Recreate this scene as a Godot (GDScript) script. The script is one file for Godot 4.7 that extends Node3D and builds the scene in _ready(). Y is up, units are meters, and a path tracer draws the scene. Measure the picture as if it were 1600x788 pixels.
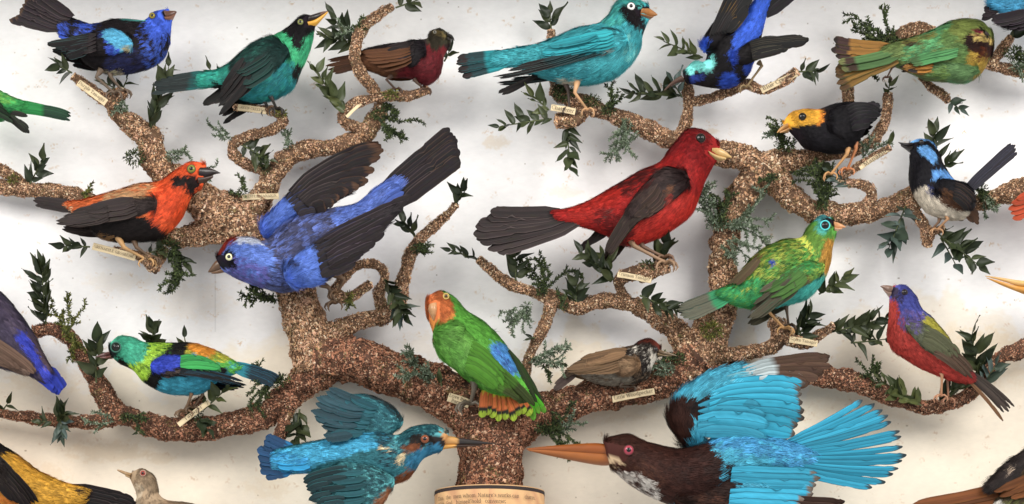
extends Node3D
# A wall case of stuffed birds on an artificial cork tree.
# Sizes are traced in "px": 1 px = 0.5 mm on the back panel; z in px is the distance in front of the panel.
const U := 0.0005
const DIST := 1.7
const EYE_Y := -0.42
const BACK := 16.0

var rng := RandomNumberGenerator.new()
var noise := FastNoiseLite.new()
var M := {}
var tuft_mesh: ArrayMesh
var oval_mesh: ArrayMesh
var crumb_meshes := []
var leaf_meshes := []
var leaflet_mesh: ArrayMesh
var tree: Node3D

class Acc:
	var v := PackedVector3Array()
	var n := PackedVector3Array()
	var c := PackedColorArray()
	var u := PackedVector2Array()
	var i := PackedInt32Array()
	func add(p: Vector3, nn: Vector3, cc: Color, uv: Vector2) -> int:
		v.append(p)
		n.append(nn)
		c.append(cc)
		u.append(uv)
		return v.size() - 1
	func tri(a: int, b: int, d: int) -> void:
		i.append(a)
		i.append(b)
		i.append(d)
	func quad(a: int, b: int, d: int, e: int) -> void:
		tri(a, b, d)
		tri(a, d, e)
	func mesh() -> ArrayMesh:
		# wind every face to suit its normals (Godot: clockwise is the front)
		for k in range(0, i.size(), 3):
			var a := i[k]
			var b := i[k + 1]
			var d := i[k + 2]
			if (v[b] - v[a]).cross(v[d] - v[a]).dot(n[a] + n[b] + n[d]) > 0.0:
				i[k + 1] = d
				i[k + 2] = b
		var arr := []
		arr.resize(Mesh.ARRAY_MAX)
		arr[Mesh.ARRAY_VERTEX] = v
		arr[Mesh.ARRAY_NORMAL] = n
		arr[Mesh.ARRAY_COLOR] = c
		arr[Mesh.ARRAY_TEX_UV] = u
		arr[Mesh.ARRAY_INDEX] = i
		var m := ArrayMesh.new()
		m.add_surface_from_arrays(Mesh.PRIMITIVE_TRIANGLES, arr)
		return m

# old plumage is a little faded
func plume(s: String) -> Color:
	var c := hx(s)
	var l := c.get_luminance()
	return c.lerp(Color(l, l, l), 0.09)

func hx(s: String) -> Color:
	return Color(s).srgb_to_linear()

# px point at depth z (px) -> metres
func W(x: float, y: float, zz: float) -> Vector3:
	var z := zz - BACK
	var k := (DIST - z * U) / DIST
	return Vector3((x - 800.0) * U * k, EYE_Y + ((394.0 - y) * U - EYE_Y) * k, z * U)

func unit_at(z: float) -> float:
	return U * (DIST - (z - BACK) * U) / DIST

func rr(a: float, b: float) -> float:
	return rng.randf_range(a, b)

func mat(rough: float, vcol := true, spec := 0.5) -> StandardMaterial3D:
	var m := StandardMaterial3D.new()
	m.roughness = rough
	m.metallic_specular = spec
	m.vertex_color_use_as_albedo = vcol
	m.cull_mode = BaseMaterial3D.CULL_DISABLED
	return m

func put(parent: Node, called: String, mesh: Mesh, material: Material) -> MeshInstance3D:
	var o := MeshInstance3D.new()
	o.name = called
	o.mesh = mesh
	o.material_override = material
	parent.add_child(o, true)
	return o

func _ready() -> void:
	rng.seed = 20240611
	noise.seed = 7
	noise.frequency = 0.02
	noise.fractal_octaves = 3
	view_and_light()
	materials()
	panel()
	build_tree()
	paper_labels()
	birds_above()
	birds_middle()
	birds_below()

func view_and_light() -> void:
	var cam := Camera3D.new()
	cam.name = "camera"
	add_child(cam)
	cam.position = Vector3(0, EYE_Y, DIST)
	var near := 0.1
	cam.set_frustum(788.0 * U * near / DIST, Vector2(0, -EYE_Y * near / DIST), near, 20.0)
	cam.current = true
	var env := Environment.new()
	env.background_mode = Environment.BG_COLOR
	env.background_color = Color(0.88, 0.88, 0.885)
	env.tonemap_mode = Environment.TONE_MAPPER_LINEAR
	env.tonemap_exposure = 1.0
	env.sdfgi_enabled = true
	env.ssao_enabled = true
	env.ssil_enabled = true
	var we := WorldEnvironment.new()
	we.environment = env
	add_child(we)
	# two soft boxes, left and right of the camera and a little above the case
	for q in [[-0.9, 1.78], [0.9, 1.96]]:
		var l := AreaLight3D.new()
		l.name = "softbox"
		l.area_size = Vector2(0.75, 0.8)
		l.area_normalize_energy = true
		l.light_energy = q[1]
		l.light_color = Color(1.0, 0.985, 0.965)
		l.area_range = 8.0
		l.shadow_enabled = true
		add_child(l, true)
		l.look_at_from_position(Vector3(q[0], 0.62, 1.0), Vector3(0, 0.02, 0), Vector3.UP)

func materials() -> void:
	M.down = mat(0.6, true, 0.3)
	M.skin = mat(0.8, true, 0.3)
	M.horn = mat(0.32)
	M.horn_dull = mat(0.55)
	M.bark = mat(0.9, true, 0.3)
	M.crumb = mat(0.85, true, 0.3)
	M.stem = mat(0.7)
	M.moss = mat(0.75, true, 0.35)
	M.glass = mat(0.06)
	# relief of the barbs on the long feathers
	var im := Image.create(64, 256, false, Image.FORMAT_RGB8)
	var fn := FastNoiseLite.new()
	fn.seed = 3
	fn.frequency = 0.06
	for y in 256:
		for x in 64:
			var slant := y + absf(x - 32.0) * 1.5
			var g := 0.5 + 0.2 * fn.get_noise_2d(slant * 3.2, x * 0.35) + 0.5 * fn.get_noise_2d(x * 7.0, y * 0.22)
			im.set_pixel(x, y, Color(g, g, g))
	M.vane = mat(0.62, true, 0.3)
	M.vane.heightmap_enabled = true
	M.vane.heightmap_texture = ImageTexture.create_from_image(im)
	M.vane.heightmap_scale = 0.012
	M.leaf = []
	for h in ["323b24", "28311f", "3e452a", "485130", "535a32", "3f482b", "44524a", "566560", "3a473a"]:
		var m := mat(0.4, true, 0.38)
		m.albedo_color = Color(h)
		M.leaf.append(m)
	tuft_mesh = make_tuft()
	oval_mesh = make_oval()
	crumb_meshes = [make_crumb(0.5, 11), make_crumb(0.8, 12)]
	leaf_meshes = [make_leaf(0.12, 0.35, 1.0, 0.23), make_leaf(-0.18, 0.5, 0.6, 0.21), make_leaf(0.3, 0.25, 1.4, 0.25), make_leaf(-0.05, 0.7, 0.4, 0.22), make_leaf(0.05, 0.2, 1.8, 0.2)]
	leaflet_mesh = make_leaflet()

# old damp stains on the panel: centre, half size, strength
const STAINS := [[25, 556, 46, 22, 0.7], [70, 590, 60, 30, 0.35], [60, 745, 50, 26, 0.4], [170, 706, 80, 20, 0.45], [300, 470, 70, 34, 0.22], [250, 715, 30, 10, 0.4], [845, 556, 40, 26, 0.5], [880, 600, 60, 30, 0.3], [775, 222, 26, 12, 0.5], [880, 300, 30, 12, 0.3], [1540, 560, 120, 50, 0.35], [1340, 650, 90, 40, 0.3], [660, 540, 40, 24, 0.25], [420, 760, 40, 22, 0.35], [960, 640, 80, 22, 0.35], [180, 440, 60, 18, 0.2], [1110, 205, 14, 5, 0.5], [650, 470, 26, 14, 0.2]]

func panel() -> void:
	# back panel: whitewashed board with a cream wash and painted light falloff low down, age spots and scuffs
	var w := 1280
	var h := 640
	var n1 := FastNoiseLite.new()
	n1.seed = 21
	n1.frequency = 0.004
	n1.fractal_octaves = 4
	var n2 := FastNoiseLite.new()
	n2.seed = 22
	n2.frequency = 0.05
	n2.fractal_octaves = 3
	var n3 := FastNoiseLite.new()
	n3.seed = 23
	n3.frequency = 0.18
	var im := Image.create(w, h, false, Image.FORMAT_RGB8)
	# texture covers px x -240..1840, y -120..920
	for y in h:
		var py := -120.0 + 1040.0 * y / h
		var row := STAINS.filter(func(q): return absf(py - q[1]) < q[3] * 1.27)
		for x in w:
			var px := -240.0 + 2080.0 * x / w
			var big := n1.get_noise_2d(px, py)
			var fine := n2.get_noise_2d(px, py * 1.6)
			var c := Color(0.915, 0.91, 0.905)
			var v := 1.0 + 0.035 * big + 0.018 * fine + 0.012 * n3.get_noise_2d(px * 0.4, py * 5.0)
			# cream wash, with light falloff painted into it; uneven upper rim
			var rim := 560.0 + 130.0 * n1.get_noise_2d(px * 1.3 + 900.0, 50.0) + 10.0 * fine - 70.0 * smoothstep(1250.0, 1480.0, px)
			var wash_falloff := smoothstep(-6.0, 16.0, py - rim) * 0.55 + smoothstep(40.0, 52.0, py - rim + 26.0 * fine + 40.0 * big) * 0.30
			c = c.lerp(Color(0.91, 0.86, 0.775), clampf(wash_falloff, 0.0, 1.0))
			# foxing
			var fox := n2.get_noise_2d(px * 0.55 + 500.0, py * 0.75)
			if fox > 0.42 and n3.get_noise_2d(px, py) > 0.1:
				c = c.lerp(Color(0.80, 0.70, 0.60), (fox - 0.42) * 2.8)
			for q in row:
				var dx: float = (px - q[0]) / q[2]
				var dy: float = (py - q[1]) / q[3]
				var d := dx * dx + dy * dy
				if d < 1.6:
					var edge := 1.0 - d + 0.9 * fine + 0.5 * n3.get_noise_2d(px, py)
					if edge > 0.0:
						c = c.lerp(Color(0.80, 0.71, 0.585), minf(edge, 0.7) * q[4])
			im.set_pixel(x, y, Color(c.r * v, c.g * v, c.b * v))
	# specks, scratches and pinkish scuffs
	var r := RandomNumberGenerator.new()
	r.seed = 77
	for k in 260:
		var x := r.randi_range(2, w - 12)
		var y := r.randi_range(2, h - 4)
		var dark := r.randf_range(0.6, 0.9)
		var long := 1 if r.randf() < 0.8 else 2
		for q in long:
			var old := im.get_pixel(x + q, y)
			im.set_pixel(x + q, y, old * Color(dark, dark * 0.95, dark * 0.9))
	for k in 110:
		var x := r.randi_range(10, w - 20)
		var y := r.randi_range(2, h - 8)
		for q in r.randi_range(4, 14):
			var xx := x + q
			var yy := y + r.randi_range(0, 2)
			im.set_pixel(xx, yy, im.get_pixel(xx, yy).lerp(Color(0.78, 0.62, 0.52), r.randf_range(0.15, 0.5)))
	# the joint between two boards
	for y in range(int(520.0 / 1040.0 * h), int(640.0 / 1040.0 * h)):
		var xx := int((336.0 + 240.0) / 2080.0 * w)
		im.set_pixel(xx, y, im.get_pixel(xx, y) * Color(0.93, 0.93, 0.93))
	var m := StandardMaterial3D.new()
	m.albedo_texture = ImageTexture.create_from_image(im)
	m.roughness = 0.75
	m.metallic_specular = 0.3
	var hn := NoiseTexture2D.new()
	hn.width = 512
	hn.height = 512
	hn.seamless = true
	hn.noise = n2
	m.heightmap_enabled = true
	m.heightmap_texture = hn
	m.heightmap_scale = 0.02
	var a := Acc.new()
	var t := 0.012
	var c0 := Vector3(-1040.0 * U, -526.0 * U, 0)
	var c1 := Vector3(1040.0 * U, 514.0 * U, 0)
	a.add(Vector3(c0.x, c1.y, 0), Vector3.BACK, Color.WHITE, Vector2(0, 0))
	a.add(Vector3(c1.x, c1.y, 0), Vector3.BACK, Color.WHITE, Vector2(1, 0))
	a.add(Vector3(c1.x, c0.y, 0), Vector3.BACK, Color.WHITE, Vector2(1, 1))
	a.add(Vector3(c0.x, c0.y, 0), Vector3.BACK, Color.WHITE, Vector2(0, 1))
	a.quad(0, 1, 2, 3)
	for k in 4:
		a.add(a.v[k] - Vector3(0, 0, t), Vector3.FORWARD, Color.WHITE, a.u[k])
	a.quad(7, 6, 5, 4)
	for k in 4:
		a.quad(k, k + 4, (k + 1) % 4 + 4, (k + 1) % 4)
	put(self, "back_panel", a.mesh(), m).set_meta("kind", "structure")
	# top board of the case, just above the picture; it shades the upper edge of the panel
	var box := BoxMesh.new()
	box.size = Vector3(1.04, 0.012, 0.10)
	var wood := StandardMaterial3D.new()
	wood.albedo_color = Color(0.86, 0.85, 0.83)
	wood.roughness = 0.8
	var lid := put(self, "top_board", box, wood)
	lid.position = Vector3(0, 0.197 + 0.028, 0.0505)
	lid.set_meta("kind", "structure")

var used := {}
func top(o: Node3D, called: String, label: String, category: String, group := "") -> void:
	var k: int = used.get(called, 0)
	used[called] = k + 1
	o.name = called if k == 0 else "%s_%03d" % [called, k]
	o.set_meta("label", label)
	o.set_meta("category", category)
	if group:
		o.set_meta("group", group)
	add_child(o)

func cat(a: float, b: float, c: float, d: float, t: float) -> float:
	return 0.5 * (2.0 * b + (c - a) * t + (2.0 * a - 5.0 * b + 4.0 * c - d) * t * t + (3.0 * b - a - 3.0 * c + d) * t * t * t)

# ---------------------------------------------------------------- lofted solids
# stations [x1, y1, x2, y2, half depth, z]: ellipses between two outline points
func loft(st: Array, nu: int, nv: int, cap0: float, cap1: float) -> Array:
	var m := st.size()
	var rows := []
	for k in nu + 1:
		var t := float(k) / nu * (m - 1)
		var a := mini(int(t), m - 2)
		var f := t - a
		var r := []
		for q in 6:
			r.append(cat(st[maxi(a - 1, 0)][q], st[a][q], st[a + 1][q], st[mini(a + 2, m - 1)][q], f))
		rows.append(r)
	var rings := []
	var first := []
	for e in 2:
		var r0: Array = rows[0] if e == 0 else rows[nu]
		var r1: Array = rows[1] if e == 0 else rows[nu - 1]
		var c0 := Vector3((r0[0] + r0[2]) / 2, -(r0[1] + r0[3]) / 2, r0[5])
		var c1 := Vector3((r1[0] + r1[2]) / 2, -(r1[1] + r1[3]) / 2, r1[5])
		var out := (c0 - c1).normalized()
		var hw := Vector2(r0[0] - r0[2], r0[1] - r0[3]).length() / 2
		var caps := []
		for s in [0.25, 0.5, 0.75, 0.93, 1.0]:
			var a: float = s * PI / 2
			caps.append(ring(r0, nv, cos(a) + 0.01, out * hw * (cap0 if e == 0 else cap1) * sin(a)))
		if e == 0:
			caps.reverse()
			first = caps
		else:
			for r in rows:
				first.append(ring(r, nv, 1.0, Vector3.ZERO))
			rings = first + caps
	return rings

func ring(r: Array, nv: int, k: float, off: Vector3) -> PackedVector3Array:
	var p := PackedVector3Array()
	var c := Vector3((r[0] + r[2]) / 2, -(r[1] + r[3]) / 2, r[5]) + off
	var a := Vector3((r[0] - r[2]) / 2, -(r[1] - r[3]) / 2, 0) * k
	var b := Vector3(0, 0, r[4]) * k
	for j in nv + 1:
		var t := TAU * j / nv
		p.append(c + a * cos(t) + b * sin(t))
	return p

func loft_normals(rings: Array) -> Array:
	var out := []
	var nr := rings.size()
	var nv: int = rings[0].size() - 1
	for i in nr:
		var n := PackedVector3Array()
		var up: PackedVector3Array = rings[mini(i + 1, nr - 1)]
		var dn: PackedVector3Array = rings[maxi(i - 1, 0)]
		var me: PackedVector3Array = rings[i]
		var c := (me[0] + me[nv / 2]) / 2
		for j in nv + 1:
			var du := up[j] - dn[j]
			var dv := me[(j + 1) % nv] - me[(j + nv - 1) % nv]
			var q := du.cross(dv).normalized()
			if q.length() < 0.5:
				q = (me[j] - c).normalized()
			if i == 0 or i == nr - 1:
				q = (dn[0] + dn[nv / 2] - up[0] - up[nv / 2]).normalized() * (1.0 if i == 0 else -1.0)
			elif q.dot(me[j] - c) < 0:
				q = -q
			n.append(q)
		out.append(n)
	return out

# strokes: [colour, radius, mottle, [x, y, x, y ...]]; the last one that covers a point wins
func ready_strokes(raw: Array) -> Array:
	var out := []
	for r in raw:
		var pts := PackedVector2Array()
		var p: Array = r[3]
		for k in p.size() / 2:
			pts.append(Vector2(p[k * 2], p[k * 2 + 1]))
		if pts.size() == 1:
			pts.append(pts[0] + Vector2(0.1, 0))
		out.append([plume(r[0]), float(r[1]), float(r[2]), pts])
	return out

func paint(strokes: Array, base: Color, x: float, y: float, loose: float) -> Color:
	var p := Vector2(x + rng.randfn() * loose, y + rng.randfn() * loose)
	for k in range(strokes.size() - 1, -1, -1):
		var s: Array = strokes[k]
		var pts: PackedVector2Array = s[3]
		var rad: float = s[1]
		for q in pts.size() - 1:
			var near := Geometry2D.get_closest_point_to_segment(p, pts[q], pts[q + 1])
			if near.distance_squared_to(p) < rad * rad:
				if loose > 0.0 and s[2] > 0.12 and rng.randf() < s[2]:
					break
				return s[0]
	return base

func skin(rings: Array, norms: Array, strokes: Array, base: Color, c: Vector3, s: float, dark: float) -> ArrayMesh:
	var a := Acc.new()
	var nr := rings.size()
	var nv: int = rings[0].size() - 1
	for i in nr:
		for j in nv + 1:
			var p: Vector3 = rings[i][j]
			var col := paint(strokes, base, p.x, -p.y, 0.0) * dark
			col.a = 1.0
			a.add((p - c) * s, norms[i][j], col, Vector2(float(j) / nv, float(i) / nr))
	for i in nr - 1:
		for j in nv:
			var q := i * (nv + 1) + j
			a.quad(q, q + nv + 1, q + nv + 2, q + 1)
	return a.mesh()

func plumage(parent: Node3D, rings: Array, norms: Array, strokes: Array, base: Color, c: Vector3, s: float, fl: float, dens: float, head: float, gain: float, bare := [], oval := 0.0) -> void:
	var tr := [[], []]
	var cols := [PackedColorArray(), PackedColorArray()]
	var nr := rings.size()
	var nv: int = rings[0].size() - 1
	for i in range(1, nr - 2):
		var grow := clampf(0.5 + (float(i) / nr - 0.1) / 0.3 * 0.5, 0.5, 1.0) if head > 0.0 else 1.0
		for j in nv:
			var n: Vector3 = norms[i][j]
			if n.z < -0.55:
				continue
			var p0: Vector3 = rings[i][j]
			var e1: Vector3 = rings[i + 1][j] - p0
			var e2: Vector3 = rings[i][j + 1] - p0
			var want := e1.cross(e2).length() * dens / (grow * grow)
			var cnt := int(want)
			if rng.randf() < want - cnt:
				cnt += 1
			if cnt == 0:
				continue
			var flow: Vector3 = (rings[i + 1][j] - rings[i - 1][j]).normalized()
			if flow.length() < 0.5:
				continue
			for q in cnt:
				var p := p0 + e1 * rng.randf() + e2 * rng.randf()
				var skip := false
				for b in bare:
					var near := Geometry2D.get_closest_point_to_segment(Vector2(p.x, -p.y), b[0], b[1])
					if near.distance_to(Vector2(p.x, -p.y)) < b[2]:
						skip = true
						break
				if skip:
					continue
				var y := (flow + n * rr(0.0, 0.2) + n.cross(flow) * rng.randfn() * 0.13).normalized()
				var x := y.cross(n).normalized()
				var z := x.cross(y)
				var l := fl * grow * rr(0.9, 1.7)
				var light := rr(0.48, 1.22) if rng.randf() < 0.9 else rr(1.22, 1.6)
				var col := paint(strokes, base, p.x, -p.y, fl * 0.11) * (gain * light)
				col.a = 1.0
				var v := 1 if rng.randf() < oval * grow * grow else 0
				tr[v].append(Transform3D(Basis(x * l * s, y * l * s, z * l * s), (p - n * 1.2 - c) * s))
				cols[v].append(col)
	for v in 2:
		if tr[v].is_empty():
			continue
		scatter(parent, "plumage", tuft_mesh if v == 0 else oval_mesh, tr[v], cols[v], M.down)

# a small contour feather with a frayed end
func make_oval() -> ArrayMesh:
	var a := Acc.new()
	var r := RandomNumberGenerator.new()
	r.seed = 9
	for i in 7:
		var t := i / 6.0
		var w := 0.25 * sqrt(maxf(0.0, sin(PI * clampf(t * 0.82 + 0.16, 0.0, 1.0))))
		for k in 5:
			var q := (k - 2) / 2.0
			var fray := r.randf_range(-0.07, 0.03) if i >= 5 else 0.0
			a.add(Vector3(q * w, t * 0.95 + fray - q * q * 0.06, 0.05 + 0.07 * sin(t * PI) - q * q * 0.05), Vector3(q * 0.35, -0.1, 1).normalized(), Color.WHITE, Vector2.ZERO)
	for i in 6:
		for k in 4:
			var q := i * 5 + k
			a.quad(q, q + 5, q + 6, q + 1)
	return a.mesh()

func make_tuft() -> ArrayMesh:
	var a := Acc.new()
	var r := RandomNumberGenerator.new()
	r.seed = 5
	for k in 3:
		var x0 := lerpf(-0.05, 0.05, k / 2.0)
		var x1 := lerpf(-0.13, 0.13, k / 2.0) + r.randf_range(-0.03, 0.03)
		var l := r.randf_range(0.8, 1.0) - absf(k - 1) * 0.1
		var b := -1
		for q in 4:
			var t := q / 3.0
			var w := 0.032 * (1.0 - t * 0.8)
			var x := lerpf(x0, x1, t * t * 0.6 + t * 0.4)
			var z := 0.10 * sin(t * PI) - 0.02 + r.randf_range(-0.01, 0.01)
			var sh := Color.WHITE
			var n0 := a.add(Vector3(x - w, t * l, z), Vector3(-0.35, -0.15, 1).normalized(), sh, Vector2.ZERO)
			a.add(Vector3(x + w, t * l, z), Vector3(0.35, -0.15, 1).normalized(), sh, Vector2.ONE)
			if b >= 0:
				a.quad(b, n0, n0 + 1, b + 1)
			b = n0
	return a.mesh()

# ---------------------------------------------------------------- one long feather
func stops(c: Array, v: float) -> Color:
	# [colour, stop, colour, stop, colour ...]
	var k := 1
	while k < c.size() and v > c[k]:
		k += 2
	return c[k - 1]

func ready_stops(c) -> Array:
	if c is String:
		return [hx(c)]
	var out := []
	for q in c:
		out.append(hx(q) if q is String else q)
	return out

func feather(b: Vector3, m: Vector3, t: Vector3, wide: float, vane: Array, edge: Array, side: float, sharp: float, c: Vector3, s: float) -> ArrayMesh:
	var a := Acc.new()
	var rows := 16
	var cut := rng.randi_range(5, 14)
	var cut2 := rng.randi_range(9, 15)
	var tone := rr(0.44, 0.7)
	var streak := []
	for k in 11:
		streak.append(rr(0.72, 1.2))
	var tilt := rr(-0.08, 0.08) - side * 0.17
	for i in rows + 1:
		var v := 1.0 - pow(1.0 - float(i) / rows, 1.7)
		var p := b * (1 - v) * (1 - v) + m * 2 * v * (1 - v) + t * v * v
		var d := ((m - b) * (1 - v) + (t - m) * v).normalized()
		var x := Vector3(d.y, -d.x, 0).normalized()
		var z := x.cross(d)
		if z.z < 0:
			z = -z
		var w := wide * 0.5 * minf(1.0, 0.45 + v * 2.6)
		if v > sharp:
			w *= sqrt(maxf(0.0, 1.0 - pow((v - sharp) / (1.0 - sharp), 2.0) * 0.985))
		for k in 11:
			var q: float = COLS[k]
			var h := w * q
			if k == 0 or k == 10:
				h *= rr(0.96, 1.02) * (rr(0.45, 0.75) if (i == cut and k == 0) or (i == cut2 and k == 10) else 1.0) * (rr(0.6, 1.05) if i > 13 else 1.0)
			var col: Color = stops(vane, v + rr(-0.02, 0.02))
			if k == 5:
				col = col * 0.6
			elif absf(q) > 0.9:
				col = stops(edge, v)
			col = col * (tone * streak[k] * rr(0.9, 1.1))
			col.a = 1.0
			var lift := -absf(q) * absf(q) * wide * 0.05 + q * wide * tilt + (0.3 if k == 5 else 0.0)
			a.add((p + x * h + z * lift - c) * s, (z - x * (-q * 0.12 + tilt)).normalized(), col, Vector2(q * 0.5 + 0.5, v * 2.0))
	for i in rows:
		for k in 10:
			var n := i * 11 + k
			a.quad(n, n + 11, n + 12, n + 1)
	return a.mesh()

const COLS := [-1.0, -0.82, -0.56, -0.3, -0.07, 0.0, 0.07, 0.3, 0.56, 0.82, 1.0]

func along(p: Array, t: float) -> Vector2:
	var m := p.size() / 2
	if m == 1:
		return Vector2(p[0], p[1])
	var f := t * (m - 1)
	var a := mini(int(f), m - 2)
	return Vector2(p[a * 2], p[a * 2 + 1]).lerp(Vector2(p[a * 2 + 2], p[a * 2 + 3]), f - a)

# ---------------------------------------------------------------- tubes
func tube(a: Acc, pts: Array, seg: int, col: Color, vary: float, c: Vector3, s: float, world: bool, bumpy := 0.0) -> void:
	# pts: Vector3 (px, y up) and radius pairs [Vector3, r]
	var n := pts.size()
	var base := a.v.size()
	var ref := Vector3(0, 0, 1)
	for i in n:
		var p: Vector3 = pts[i][0]
		var d: Vector3 = (pts[mini(i + 1, n - 1)][0] - pts[maxi(i - 1, 0)][0]).normalized()
		var x := d.cross(ref).normalized()
		if x.length() < 0.5:
			x = Vector3.RIGHT
		var z := x.cross(d).normalized()
		ref = z
		for j in seg + 1:
			var t := TAU * j / seg
			var o := x * cos(t) + z * sin(t)
			var r: float = pts[i][1]
			if bumpy > 0:
				r += minf(bumpy * r, 8.0) * noise.get_noise_3dv((p + o * r) * 1.6)
			var q := p + o * r
			var cc := col * (1.0 + vary * noise.get_noise_3dv(q * 6.0))
			cc.a = 1
			a.add(W(q.x, -q.y, q.z) if world else (q - c) * s, o, cc, Vector2(float(j) / seg, i * 0.3))
	for i in n - 1:
		for j in seg:
			var q := base + i * (seg + 1) + j
			a.quad(q, q + seg + 1, q + seg + 2, q + 1)
	for e in 2:
		var i := 0 if e == 0 else n - 1
		var d: Vector3 = (pts[0][0] - pts[1][0] if e == 0 else pts[n - 1][0] - pts[n - 2][0]).normalized()
		var p: Vector3 = pts[i][0] + d * pts[i][1] * 0.35
		var cc := col
		cc.a = 1
		var m := a.add(W(p.x, -p.y, p.z) if world else (p - c) * s, d, cc, Vector2.ZERO)
		for j in seg:
			a.tri(m, base + i * (seg + 1) + j, base + i * (seg + 1) + j + 1)

func smooth_path(raw: Array, step: float) -> Array:
	# raw: [x, y, z, r] rows -> [[Vector3, r] ...] along a Catmull-Rom curve
	var out := []
	var m := raw.size()
	for a in m - 1:
		var r0: Array = raw[maxi(a - 1, 0)]
		var r1: Array = raw[a]
		var r2: Array = raw[a + 1]
		var r3: Array = raw[mini(a + 2, m - 1)]
		var k := maxi(2, int(Vector2(r2[0] - r1[0], r2[1] - r1[1]).length() / step))
		for q in k:
			var t := float(q) / k
			out.append([Vector3(cat(r0[0], r1[0], r2[0], r3[0], t), -cat(r0[1], r1[1], r2[1], r3[1], t), cat(r0[2], r1[2], r2[2], r3[2], t)), maxf(1.0, cat(r0[3], r1[3], r2[3], r3[3], t) * 0.9)])
	var e: Array = raw[m - 1]
	out.append([Vector3(e[0], -e[1], e[2]), float(e[3])])
	return out

# ---------------------------------------------------------------- birds
func surf_z(cloud: PackedVector3Array, x: float, y: float, otherwise: float) -> float:
	var best := -1e9
	for p in cloud:
		var dx := p.x - x
		if dx < 7.0 and dx > -7.0:
			var dy := -p.y - y
			if dx * dx + dy * dy < 49.0 and p.z > best:
				best = p.z
	return best if best > -1e8 else otherwise

func fan(parent: Node3D, f: Array, cloud: PackedVector3Array, c: Vector3, s: float, flip: float) -> void:
	# [count, base points, tip points, width, vane, edge, options]
	var n: int = f[0]
	var opt: Dictionary = f[6] if f.size() > 6 else {}
	var vane := ready_stops(f[4])
	var edge := ready_stops(f[5])
	# fringes stand out: pale on dark feathers, dark on bright ones
	for q in edge.size():
		if edge[q] is Color:
			edge[q] = edge[q] * (2.3 if edge[q].get_luminance() < 0.035 else 1.6 if edge[q].get_luminance() < 0.08 else 0.5)
	var tz: float = opt.get("tz", 0.0)
	var bz: float = opt.get("bz", 0.0)
	var follow: bool = opt.get("on", true)
	var bend: float = opt.get("bend", 0.06)
	var side: float = opt.get("side", 1.0)
	var sharp: float = opt.get("sharp", 0.72)
	for k in n:
		var t := float(k) / maxf(1.0, n - 1)
		var b := along(f[1], t)
		var e := along(f[2], t)
		e += (e - b).normalized() * rr(-4.0, 3.0) + Vector2(rng.randfn(), rng.randfn()) * 1.2
		var d := e - b
		var m := (b + e) / 2 + Vector2(d.y, -d.x) * bend
		var z0 := c.z + bz
		var z2 := c.z + tz
		var z1 := (z0 + z2) / 2
		if follow:
			z0 = surf_z(cloud, b.x, b.y, z0) + 0.5
			z2 = surf_z(cloud, e.x, e.y, z2) + 1.5
			z1 = maxf((z0 + z2) / 2, surf_z(cloud, m.x, m.y, -1e6) * 2.0 - (z0 + z2) / 2 + 2.0)
		var up := k * float(opt.get("dz", 0.8))
		z0 += up
		z1 += up
		z2 += up
		if flip < 0:
			z0 = 2 * c.z - z0
			z1 = 2 * c.z - z1
			z2 = 2 * c.z - z2
		put(parent, "feather", feather(Vector3(b.x, -b.y, z0), Vector3(m.x, -m.y, z1), Vector3(e.x, -e.y, z2), f[3] * rr(0.82, 1.12), vane, edge, side, sharp, c, s), M.vane)

func stations(raw: Array, zc: float, deep: float) -> Array:
	var out := []
	for r in raw:
		var hw := Vector2(r[0] - r[2], r[1] - r[3]).length() / 2
		out.append([float(r[0]), float(r[1]), float(r[2]), float(r[3]), float(r[4]) if r.size() > 4 else hw * deep, zc + (float(r[5]) if r.size() > 5 else 0.0)])
	return out

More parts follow.
